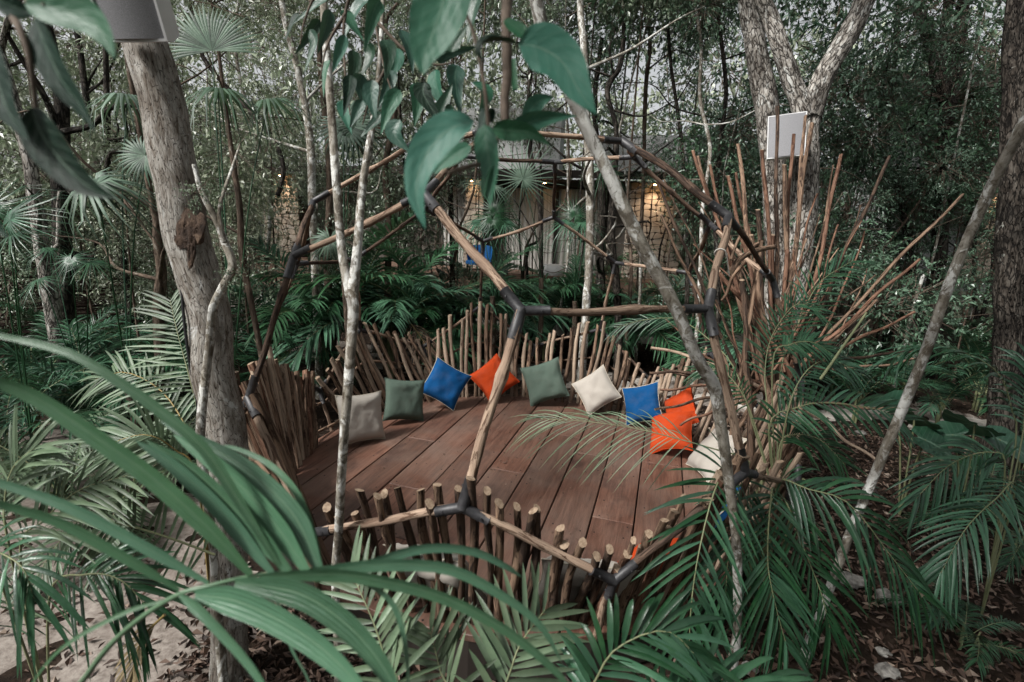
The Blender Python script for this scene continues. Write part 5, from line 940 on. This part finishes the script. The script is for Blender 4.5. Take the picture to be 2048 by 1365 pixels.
# the big blurred frond close to the camera, leaflet by leaflet
b = at(80, 1500, 1.2); fg = thing('feather_palm', 'out of focus palm with broad green leaflets across the bottom left', 'palm', (b[0], b[1], 0))
m_ = MB(); P = [np.array([b[0], b[1], 0.]), b * .5 + np.array([b[0], b[1], 0]) * .5, b, at(164, 1365, 1.0), at(239, 1272, .94), at(342, 1197, .9), at(420, 1172, .9), at(520, 1150, .93), at(640, 1140, .96)]
tube(m_, cr(P, 40), np.linspace(.0075, .003, 40), 8); fo = m_.build('frond', ['palm_near'], fg)
for k, (pp, wpx, d0, d1, roll) in enumerate([
        ([(359, 1180), (250, 1115), (120, 1045), (0, 1008), (-80, 985)], 40, .9, .78, 0), ([(417, 1166), (300, 1100), (150, 1020), (0, 966), (-80, 945)], 40, .9, .82, .1), ([(502, 1150), (420, 1060), (310, 960), (200, 880), (80, 800), (0, 765), (-60, 745)], 56, .92, .8, .1),
        ([(565, 1142), (482, 1010), (410, 900), (320, 822), (239, 765), (137, 706), (0, 672), (-60, 664)], 34, .93, .85, .3), ([(640, 1142), (590, 1035), (512, 955), (430, 900), (318, 842)], 56, .95, 1.0, .2), ([(615, 1142), (535, 1030), (440, 935), (345, 868)], 58, .94, .97, 0), ([(580, 1142), (490, 1040), (385, 940), (290, 880)], 52, .93, .94, -.1), ([(545, 1146), (440, 1020), (345, 930), (270, 880)], 46, .93, .93, 0), ([(645, 1140), (624, 1060), (592, 985), (540, 930), (470, 897), (425, 893)], 20, .97, 1.05, .3),
        ([(390, 1190), (480, 1205), (600, 1265), (690, 1340), (760, 1430)], 82, .88, .8, 0), ([(520, 1152), (620, 1150), (713, 1153), (873, 1190), (1010, 1259), (1113, 1344), (1150, 1400)], 44, .92, .95, .2), ([(600, 1146), (703, 1139), (839, 1098), (942, 1102), (1010, 1132), (1045, 1156)], 34, .95, 1.05, .2), ([(560, 1148), (650, 1142), (760, 1130), (890, 1136), (993, 1184), (1079, 1249), (1126, 1330)], 40, .94, 1.0, .1), ([(620, 1144), (720, 1160), (785, 1205), (812, 1290), (818, 1400)], 36, .95, .95, .6), ([(470, 1165), (600, 1188), (700, 1255), (770, 1340), (810, 1430)], 86, .9, .84, 0), ([(500, 1160), (545, 1190), (574, 1235), (585, 1295), (618, 1360), (630, 1420)], 48, .9, .88, .8), ([(360, 1190), (410, 1230), (500, 1330), (560, 1430)], 60, .88, .8, .2), ([(330, 1200), (240, 1230), (120, 1300), (40, 1400)], 24, .88, .85, .3)]):
    n = len(pp); P = [at(x, y, d0 + (d1 - d0) * i / (n - 1)) for i, (x, y) in enumerate(pp)]; t_ = nrm(P[-1] - P[0]); sd_ = nrm(np.cross(t_, -FWD)); sd_ = sd_ * math.cos(roll) + FWD * math.sin(roll)
    m_ = MB(); blade(m_, P, wpx * (.8, .8, .9, .85, 1.0, 1.0, 1.0, .95, .9, .85, .8, .8, .8, .8, .75, .7, .6, .55)[k] / FPX * .9 * cosv(*pp[len(pp) // 2]), sd_, 22, 'strap', .22, 2, random.random(), .03, k * 1.7); m_.build('leaflet', 'palm_near', fo)

# ------------------------------------------------------------------ fan palms
def fan_mesh(seed, nseg=30, span=300, fuse=.45, droop=.3, mat='fan', cup=.07):
    r = random.Random(seed); mb = MB()
    for k in range(nseg):
        a_ = math.radians(-span / 2 + span * (k + .5) / nseg); d = np.array([math.cos(a_), math.sin(a_), 0]); L = (1 - .25 * (abs(a_) / math.pi) ** 2) * r.uniform(.9, 1.05); hw = math.radians(span / nseg) / 2; V = []; K = []
        for i, s in enumerate((.004, .25 * (fuse / .45), fuse, .7, .88, 1.0)):
            wd = math.tan(hw) * s * L if s <= fuse else math.tan(hw) * fuse * L * (1 - ((s - fuse) / (1 - fuse)) ** 1.6)
            p = d * s * L; z = cup * s * (1 - s) - droop * max(0, s - fuse) ** 2 * 2.2 * r.uniform(.6, 1.5); S = np.array([-d[1], d[0], 0])
            for u in (-1, 0, 1): V.append(p + S * u * max(wd, .0015) + UP3 * (z + (.35 * wd if u == 0 else 0))); K.append((u, s, k))
        mb.add(V, [[i * 3 + j, i * 3 + j + 1, i * 3 + 4 + j, i * 3 + 3 + j] for i in range(5) for j in range(2)], K, r.random())
    return mb.mesh('fan_leaf', [mat])
FANS = [fan_mesh(1), fan_mesh(2, 32, 320, .5, .2), fan_mesh(3, 28, 330, .35, .9), fan_mesh(4, 34, 200, .6, .1, 'fan', .1)]; FANS.append(fan_mesh(7, 30, 340, .2, .15)); FAND = [fan_mesh(5, 30, 320, .2, .6, 'palm'), fan_mesh(6, 32, 330, .22, .4, 'palm')]
def fanpalm(label, base, leaves, dark=False, trunk=None):
    """leaves: (px, py, depth, size px, axis direction (right, up, toward camera), facing (right, up, toward), mesh)"""
    b = np.array(base, float); t = thing('fan_palm', label, 'palm', b); top = None
    for k, (px, py, d, sz, axd, fac_, mi_) in enumerate(leaves):
        h = at(px, py, d); A_ = nrm(RGT * axd[0] + UPV * axd[1] - FWD * axd[2]); Nn = RGT * fac_[0] + UPV * fac_[1] - FWD * fac_[2]; Nn = nrm(Nn - A_ * (Nn @ A_)); S = np.cross(Nn, A_); s = sz * d / FPX
        m_ = MB(); hub = b + UP3 * (trunk or .3); mid = (hub + h) / 2 + UP3 * .25 * np.linalg.norm(h - hub) * .5; tube(m_, cr([hub, mid, h - A_ * .02], 8), [.008, .008, .007, .007, .006, .006, .005, .005], 5); st = m_.build('stalk', 'palm', t)
        obj('fan_leaf', (FAND if dark else FANS)[mi_], t, axes(A_ * s, S * s, Nn * s, h))
    if trunk: m_ = MB(); tube(m_, cr([b, b + UP3 * trunk * .5 + HX * .04, b + UP3 * trunk], 8), .045, 9, .2, 5); m_.build('trunk', 'bark_brown', t)
    return t
def gb(px, d, k=600): p = at(px, k, d); return (p[0], p[1], gz(p[0], p[1]))
fanpalm('tall fan palm with a big round leaf at the top left', gb(455, 4.6), [(424, 102, 4.6, 100, (-.15, 1, 0), (.1, 0, 1), 3), (440, 185, 4.4, 100, (1, -.1, .3), (0, 1, .25), 2), (540, 205, 4.6, 85, (1, .2, 0), (0, .9, .3), 2)], trunk=1.3)
fanpalm('fan palm with drooping leaves just left of the thick trunk', gb(235, 4.8), [(190, 370, 4.6, 120, (-.7, -.6, .4), (-.2, .8, .7), 2), (290, 312, 4.6, 70, (-.5, -.7, .2), (.3, .4, 1), 0), (250, 195, 5.0, 90, (-1, -.1, .3), (0, 1, .25), 2), (190, 365, 4.7, 80, (.4, -.8, .3), (0, .4, 1), 2)], trunk=1.0)
fanpalm('fan palm with stiff blue green spikes at the far left', gb(10, 4.4), [(20, 440, 4.2, 105, (.5, .8, 0), (-.4, .3, 1), 1), (-10, 420, 4.3, 90, (.3, .9, 0), (0, .3, 1), 0), (30, 470, 4.2, 90, (.9, .2, .3), (0, .8, .6), 1)], True)
fanpalm('small star shaped fan palm in the left thicket', gb(140, 5.6), [(142, 520, 5.4, 62, (0, -1, .5), (.1, .6, 1), 1), (185, 525, 5.5, 75, (1, -.2, .2), (0, 1, .4), 1), (100, 500, 5.7, 60, (-1, .2, .2), (0, 1, .5), 0), (80, 560, 5.4, 70, (-.8, -.4, .3), (0, 1, .4), 1)], True)
fanpalm('bright fan palm leaf against the house behind the top of the dome', gb(1080, 8.8), [(1046, 358, 8.4, 88, (.3, .6, .3), (.05, .2, 1), 4), (985, 372, 8.8, 75, (-.9, .1, .3), (0, .8, .5), 4)], trunk=1.9)
fanpalm('dark fan palm hanging in front of the curtained window', gb(985, 8.4), [(985, 440, 8.0, 80, (0, -1, .4), (0, .5, 1), 0), (960, 445, 8.2, 85, (-.8, -.4, .3), (0, .8, .6), 0), (1010, 445, 8.1, 70, (.8, -.4, .2), (0, .8, .6), 1), (990, 425, 8.1, 60, (.1, 1, 0), (0, .2, 1), 1)], True, 1.6)
fanpalm('dark fan palm right of the curtained window', gb(1150, 9.0), [(1150, 432, 8.6, 60, (.3, .8, 0), (0, .3, 1), 1), (1165, 445, 8.6, 70, (.9, -.2, .2), (0, .8, .6), 0), (1135, 445, 8.6, 65, (-.9, -.1, .2), (0, .8, .6), 0), (1205, 340, 8.9, 60, (.9, .6, 0), (0, .3, 1), 0)], True, 1.5)
fanpalm('fan palm leaf hanging behind the left arm of the forked trunk', gb(690, 6.4), [(712, 255, 6.2, 75, (-.2, -1, .1), (.3, .2, 1), 2), (690, 250, 6.2, 80, (.5, -.8, .1), (0, .3, 1), 0), (660, 480, 6.0, 60, (0, -1, .2), (.2, .5, 1), 2)], True if False else False, 2.2)
fanpalm('dark fan palm in the upper right woods', gb(1660, 9.4), [(1690, 60, 9.0, 70, (.3, -.9, .2), (0, .3, 1), 0), (1700, 30, 9.0, 75, (.9, .1, .2), (0, .8, .6), 0), (1640, 50, 9.0, 70, (-.8, .2, .2), (0, .8, .6), 1)], True, 3.6)

# ------------------------------------------------------------------ broad leaves close to the camera
LW = .95
def leaf_at(parent, pp, wpx, d, mat='broad', roll=0., fold=.2, n=16, seed=0., name='leaf', d1=None):
    m = len(pp); P = [at(x, y, d + ((d1 or d) - d) * i / max(1, m - 1)) for i, (x, y) in enumerate(pp)]; t_ = nrm(P[-1] - P[0]); sd_ = nrm(np.cross(t_, -FWD)); sd_ = sd_ * math.cos(roll) + FWD * math.sin(roll); m_ = MB()
    blade(m_, P, wpx * LW / FPX * (d + (d1 or d)) / 2 * cosv(*pp[len(pp) // 2]), sd_, n, 'ovate', fold, 4, .5, .06, seed); return m_.build(name, mat, parent)
b = at(1010, -350, 1.3); bv = thing('leafy_branch', 'branch of large green leaves hanging into the top centre of the view', 'branch', b)
m_ = MB()
tube(m_, cr([at(1020, -350, 1.35), at(1015, -80, 1.1), at(1012, 60, 1.0), at(1014, 150, .98), at(1009, 200, .97), at(1011, 243, .96), at(1012, 268, .96)], 30), np.linspace(.012, .0075, 30), 8, .2, 30, 2)
tube(m_, cr([at(1011, 243, .96), at(998, 268, .95), at(986, 300, .94), at(978, 325, .93), at(955, 330, .9), at(925, 337, .88), at(895, 347, .86)], 24), np.linspace(.007, .0035, 24), 7, .15, 30, 3)
tube(m_, cr([at(905, -120, 1.0), at(922, 0, .9), at(945, 60, .9), at(965, 150, .9), at(974, 220, .9), at(978, 300, .91), at(980, 318, .93)], 24), .0035, 6)
m_.build('twig', 'twig', bv)
for k, (pp, wpx, d, mat, roll, fold) in enumerate([([(948, 243), (895, 262), (850, 315), (832, 385), (852, 462)], 100, .86, 'broad', .1, .25), ([(1038, 88), (1080, 96), (1125, 125), (1160, 185), (1192, 230)], 128, .84, 'broad', .15, .2), ([(905, -90), (890, -10), (868, 60), (850, 110), (846, 152)], 158, .8, 'broad', 0, .2), ([(985, 258), (1020, 262), (1060, 266), (1102, 292)], 52, .93, 'broad', .3, .3), ([(1015, 262), (1060, 245), (1100, 236), (1155, 232)], 48, 1.0, 'broad', .4, .3), ([(968, 250), (975, 300), (982, 350), (980, 420)], 62, .9, 'broad', .3, .3), ([(942, 292), (910, 310), (885, 330), (868, 350)], 50, .92, 'broad', .2, .2), ([(1036, 90), (1000, 84), (970, 88), (962, 104), (975, 132)], 64, .86, 'broad_shaded', .9, .5), ([(1056, 78), (1035, 60), (1015, 45), (1008, 40)], 44, .88, 'broad', .2, .2), ([(1050, 245), (1065, 215), (1085, 200), (1108, 194)], 46, 1.15, 'broad', .3, .2), ([(1020, 140), (1024, 120), (1030, 180), (1022, 160)], 20, 1.1, 'broad', 0, .2), ([(985, 245), (975, 225), (965, 250), (945, 290)], 40, .95, 'broad_shaded', .5, .3), ([(985, 330), (975, 345), (968, 380), (972, 400)], 26, .9, 'broad', .6, .3)]):
    leaf_at(bv, pp, wpx, d, mat, roll, fold, 20, k * 3.1)
b = at(720, -400, 1.9); bw = thing('leafy_branch', 'cluster of smaller dark leaves hanging left of the big green leaves', 'branch', b); m_ = MB(); random.seed(5)
for pp in ([(720, -400), (730, -100), (750, 40), (770, 140), (800, 230)], [(730, -100), (690, 30), (690, 140), (700, 230)], [(750, 40), (820, 110), (870, 130), (905, 125)], [(730, -100), (640, -20), (610, 40), (600, 90)], [(690, 30), (655, 90), (640, 160)], [(770, 140), (740, 200), (725, 250)]): tube(m_, cr([at(x, y, 1.75) for x, y in pp], 14), np.linspace(.007, .002, 14), 6)
m_.build('twig', 'twig', bw)
LV = [(600, 30, 575, 75, 28), (640, 40, 600, 95, 30), (660, 20, 640, 90, 34), (690, 70, 670, 130, 30), (705, 100, 695, 170, 34), (735, 90, 720, 150, 40), (765, 80, 770, 145, 42), (790, 95, 775, 150, 40), (700, 150, 690, 215, 34), (725, 150, 735, 215, 40), (745, 160, 750, 225, 40), (790, 170, 740, 225, 36), (800, 180, 770, 250, 40), (765, 225, 730, 265, 30), (835, 165, 830, 235, 44), (850, 165, 880, 235, 46), (870, 140, 890, 215, 44), (905, 105, 930, 60, 40), (915, 130, 920, 210, 46), (870, 120, 935, 100, 40), (945, 165, 955, 212, 44), (690, 20, 720, 70, 36), (740, 0, 700, 60, 44), (760, 0, 735, 80, 46), (800, 60, 820, 130, 34), (660, 120, 650, 180, 30), (685, 200, 700, 255, 30), (800, 240, 815, 290, 44), (880, 230, 900, 180, 36), (840, 90, 850, 60, 30), (655, 0, 600, 40, 34), (620, 60, 610, 130, 26), (775, 140, 760, 200, 36), (725, 200, 705, 245, 28), (955, 0, 940, 70, 50), (890, 215, 905, 250, 30)]
for k, (x0, y0, x1, y1, wpx) in enumerate(LV):
    dd = random.uniform(1.5, 1.95); sx, sy = random.gauss(0, 8), random.gauss(0, 4); leaf_at(bw, [(x0, y0), ((x0 * .6 + x1 * .4) + sx, (y0 * .6 + y1 * .4) + sy), (x1 + (x1 - x0) * .3, y1 + (y1 - y0) * .3)], wpx * 1.1, dd, random.choice(('broad_shaded', 'ear', 'ear', 'broad')), random.uniform(-.7, .7), .3, 12, k * 1.3)
b = at(-60, -300, 1.0); bx = thing('leafy_branch', 'large dark blurred leaves hanging in the top left corner', 'branch', b); m_ = MB(); tube(m_, cr([at(-60, -300, 1.0), at(-10, -80, .8), at(20, 20, .72), at(40, 60, .7), at(60, 120, .7), at(75, 240, .72)], 20), np.linspace(.008, .003, 20), 7); tube(m_, cr([at(20, 20, .72), at(60, 5, .7), at(90, 10, .68)], 6), .003, 6); m_.build('twig', 'twig', bx)
for k, (pp, wpx, d, mat, roll) in enumerate([([(50, 8), (110, 15), (175, 35), (212, 75), (230, 118)], 96, .68, 'broad', .1), ([(70, 35), (90, 90), (120, 155), (160, 210), (192, 268)], 92, .7, 'broad_shaded', .3), ([(62, 215), (85, 270), (125, 325), (175, 372), (236, 398)], 104, .68, 'broad_shaded', .1), ([(-40, 60), (-10, 150), (15, 220), (60, 285)], 100, .66, 'broad_shaded', .1), ([(-20, -10), (20, 10), (50, 20), (95, 18)], 60, .7, 'broad_shaded', .5), ([(-60, 300), (-40, 380), (-10, 440), (18, 478)], 70, .7, 'broad_shaded', .2)]): leaf_at(bx, pp, wpx * 1.3, d, mat, roll, .2, 20, 50 + k * 2.2)

# ------------------------------------------------------------------ elephant ears, litter, rocks
def ear_mesh(seed):
    r = random.Random(seed); mb = MB(); V = [(0, 0, 0)]; n = 36; K = [(0, 0, 0)]
    for ring_ in range(1, 6):
        for i in range(n):
            a_ = 2 * math.pi * i / n; rad = (.62 + .38 * math.cos(a_)) ** .5 * (1 - .55 * math.exp(-((abs(a_ - math.pi)) / .28) ** 2)); rad *= 1 + .03 * math.sin(9 * a_ + seed); q = ring_ / 5
            x, y = rad * q * math.cos(a_), rad * q * math.sin(a_) * .85; V.append((x, y, .1 * q * abs(y) + .03 * math.sin(9 * a_) * q - .28 * max(0, x) ** 2)); K.append((y, x, seed))
    F = [[0, 1 + i, 1 + (i + 1) % n] for i in range(n)] + [[1 + (k - 1) * n + i, 1 + k * n + i, 1 + k * n + (i + 1) % n, 1 + (k - 1) * n + (i + 1) % n] for k in range(1, 5) for i in range(n)]
    mb.add(V, F, K); return mb.mesh('ear_leaf', 'ear')
EAR = [ear_mesh(1), ear_mesh(2.5)]
for lab, lv_ in (('elephant ear plant with broad heart shaped leaves right of the whitish trunk', [(1950, 850, 4.9, 74, 1.2), (2000, 880, 5.0, 60, -.4), (1905, 870, 4.9, 55, 2.6)]), ('elephant ear leaves half hidden behind the whitish leaning trunk', [(1830, 830, 5.0, 70, 1.0), (1790, 800, 5.1, 60, 2.2), (1850, 880, 4.8, 55, -.3)])):
    b = at(lv_[0][0], lv_[0][1] + 70, lv_[0][2]); b[2] = gz(b[0], b[1]); t = thing('elephant_ear_plant', lab, 'plant', b, 'elephant ear plants')
    for k, (px, py, d, sz, a_) in enumerate(lv_):
        h = at(px, py, d); s = sz * d / FPX; X_ = nrm(np.array([math.cos(a_), math.sin(a_), -.3])); Nn = nrm(UP3 - FWD * .6); Nn = nrm(Nn - X_ * (Nn @ X_)); obj('leaf', EAR[k % 2], t, axes(X_ * s, np.cross(Nn, X_) * s, Nn * s, h)); m_ = MB(); tube(m_, cr([b, (b + h) / 2 + UP3 * .15, h], 7), .009, 6); m_.build('stalk', 'stalk', t)
g = np.random.default_rng(77); nL = 44000; P = np.stack([g.uniform(-9, 10, nL), g.uniform(-5, 9.5, nL), np.zeros(nL)], 1); P[:20000, 0] = g.uniform(1.2, 6.5, 20000); P[:20000, 1] = g.uniform(-3.5, 3.5, 20000); P[20000:28000, 0] = g.uniform(-3.2, .8, 8000); P[20000:28000, 1] = g.uniform(-4.2, -1.6, 8000)
P = P[np.hypot(P[:, 0], P[:, 1]) > 2.2]; sandy = (P[:, 0] < -1.7) & (P[:, 1] < .2) & (P[:, 1] > -4.6); P = P[~sandy | (g.random(len(P)) < .16)]; onp = (np.abs(P[:, 1] - 4.6 + .03 * P[:, 0] ** 2) < .7); P = P[~onp | (g.random(len(P)) < .3)]; nL = len(P)
P[:, 2] = [gz(x, y) + .012 for x, y, _ in P]; P[:, 2] += g.uniform(0, .03, nL); a_ = g.uniform(0, 6.28, nL); ld = np.stack([np.cos(a_), np.sin(a_), g.normal(0, .25, nL)], 1); S = np.stack([-np.sin(a_), np.cos(a_), g.normal(0, .3, nL)], 1); L = g.uniform(.035, .09, nL)[:, None]; W = L * g.uniform(.3, .5, nL)[:, None]; up_ = np.array([0, 0, 1.]) * g.uniform(-.02, .03, nL)[:, None]
V = np.stack([P, P + ld * L * .5 + S * W * .5 + up_, P + ld * L, P + ld * L * .5 - S * W * .5 + up_], 1).reshape(-1, 3); i0 = (np.arange(nL) * 4)[:, None]; m_ = MB(); m_.add(V, (i0 + np.array([0, 1, 2])).tolist() + (i0 + np.array([0, 2, 3])).tolist(), V * 0, np.repeat(g.random(nL), 4)); struct(m_.build('leaf_litter', 'litter', None, False), 'stuff')
m_ = MB()      # a few fallen petals and leaf scraps on the boards
for k in range(150):
    a_ = random.uniform(0, 6.28); rr = random.uniform(0, 1.8); p = np.array([rr * math.cos(a_), rr * math.sin(a_), ZD + .006]); b_ = random.uniform(0, 6.28); d = np.array([math.cos(b_), math.sin(b_), .1]) * random.uniform(.012, .03); s_ = np.array([-d[1], d[0], 0]) * .35; m_.add([p, p + d * .5 + s_, p + d, p + d * .5 - s_ + UP3 * .004], [[0, 1, 2], [0, 2, 3]], None, random.uniform(.4, 1))
struct(m_.build('fallen_scraps', 'litter', None, False), 'stuff')
for k, (lab, px, py, r0) in enumerate((('pale angular rock in the litter beside the whitish trunk base', 1702, 1165, .13), ('pale lumpy rock under the drooping frond tip', 1775, 1200, .16), ('small round pale stone near the bottom right', 1768, 1308, .07), ('flat pale stone slab at the bottom right', 1775, 1345, .1), ('small pale rock far right behind the elephant ears', 1900, 850, .14), ('grey rock half buried behind the right palm clump', 1722, 868, .1), ('small stone at the foot of the lichened trunk', 1500, 1340, .08), ('dark boulder at the edge of the sand by the thick trunk', 500, 1190, .12))):
    p = onz(px, py, 0); m_ = MB(); V = []; n = 14; hN = 8; sx = random.uniform(.8, 1.4)
    for i in range(hN + 1):
        for j in range(n):
            a_ = math.pi * i / hN; b_ = 2 * math.pi * j / n; d = np.array([math.sin(a_) * math.cos(b_) * sx, math.sin(a_) * math.sin(b_), math.cos(a_) * .5]); V.append(p + d * r0 * .6 * (1 + .45 * noise.noise(tuple(d * 1.9 + k * 5)) + .2 * noise.noise(tuple(d * 5 + k))) + UP3 * r0 * .15)
    m_.add(V, [[i * n + j, (i + 1) * n + j, (i + 1) * n + (j + 1) % n, i * n + (j + 1) % n] for i in range(hN) for j in range(n)]); tag(m_.build('rock', 'rock', None, False), lab, 'rock', 'rocks in the leaf litter')
b = at(285, 1330, 2.4); b[2] = gz(b[0], b[1]); t = thing('dry_palm_frond', 'dry yellow brown palm frond lying on the litter at bottom left', 'palm frond', b)
fr([(330, 1230, 2.3), (290, 1270, 2.3), (270, 1320, 2.3), (265, 1365, 2.3)], .16, .008, 22, seed=61, par=t, mat='palm_dry', stalk='stalk_y', droop=.3, a0=40, a1=12)
b = at(870, 760, 7.4); b[2] = 0; t = thing('dry_palm_frond', 'withered palm frond hanging over the back fence left of the orange cushion', 'palm frond', b)
fr([(815, 640, 7.5), (835, 665, 7.4), (855, 700, 7.3), (868, 745, 7.2)], .5, .012, 20, seed=62, par=t, mat='palm_dry', stalk='stalk_y', droop=.6, a0=40, a1=12)
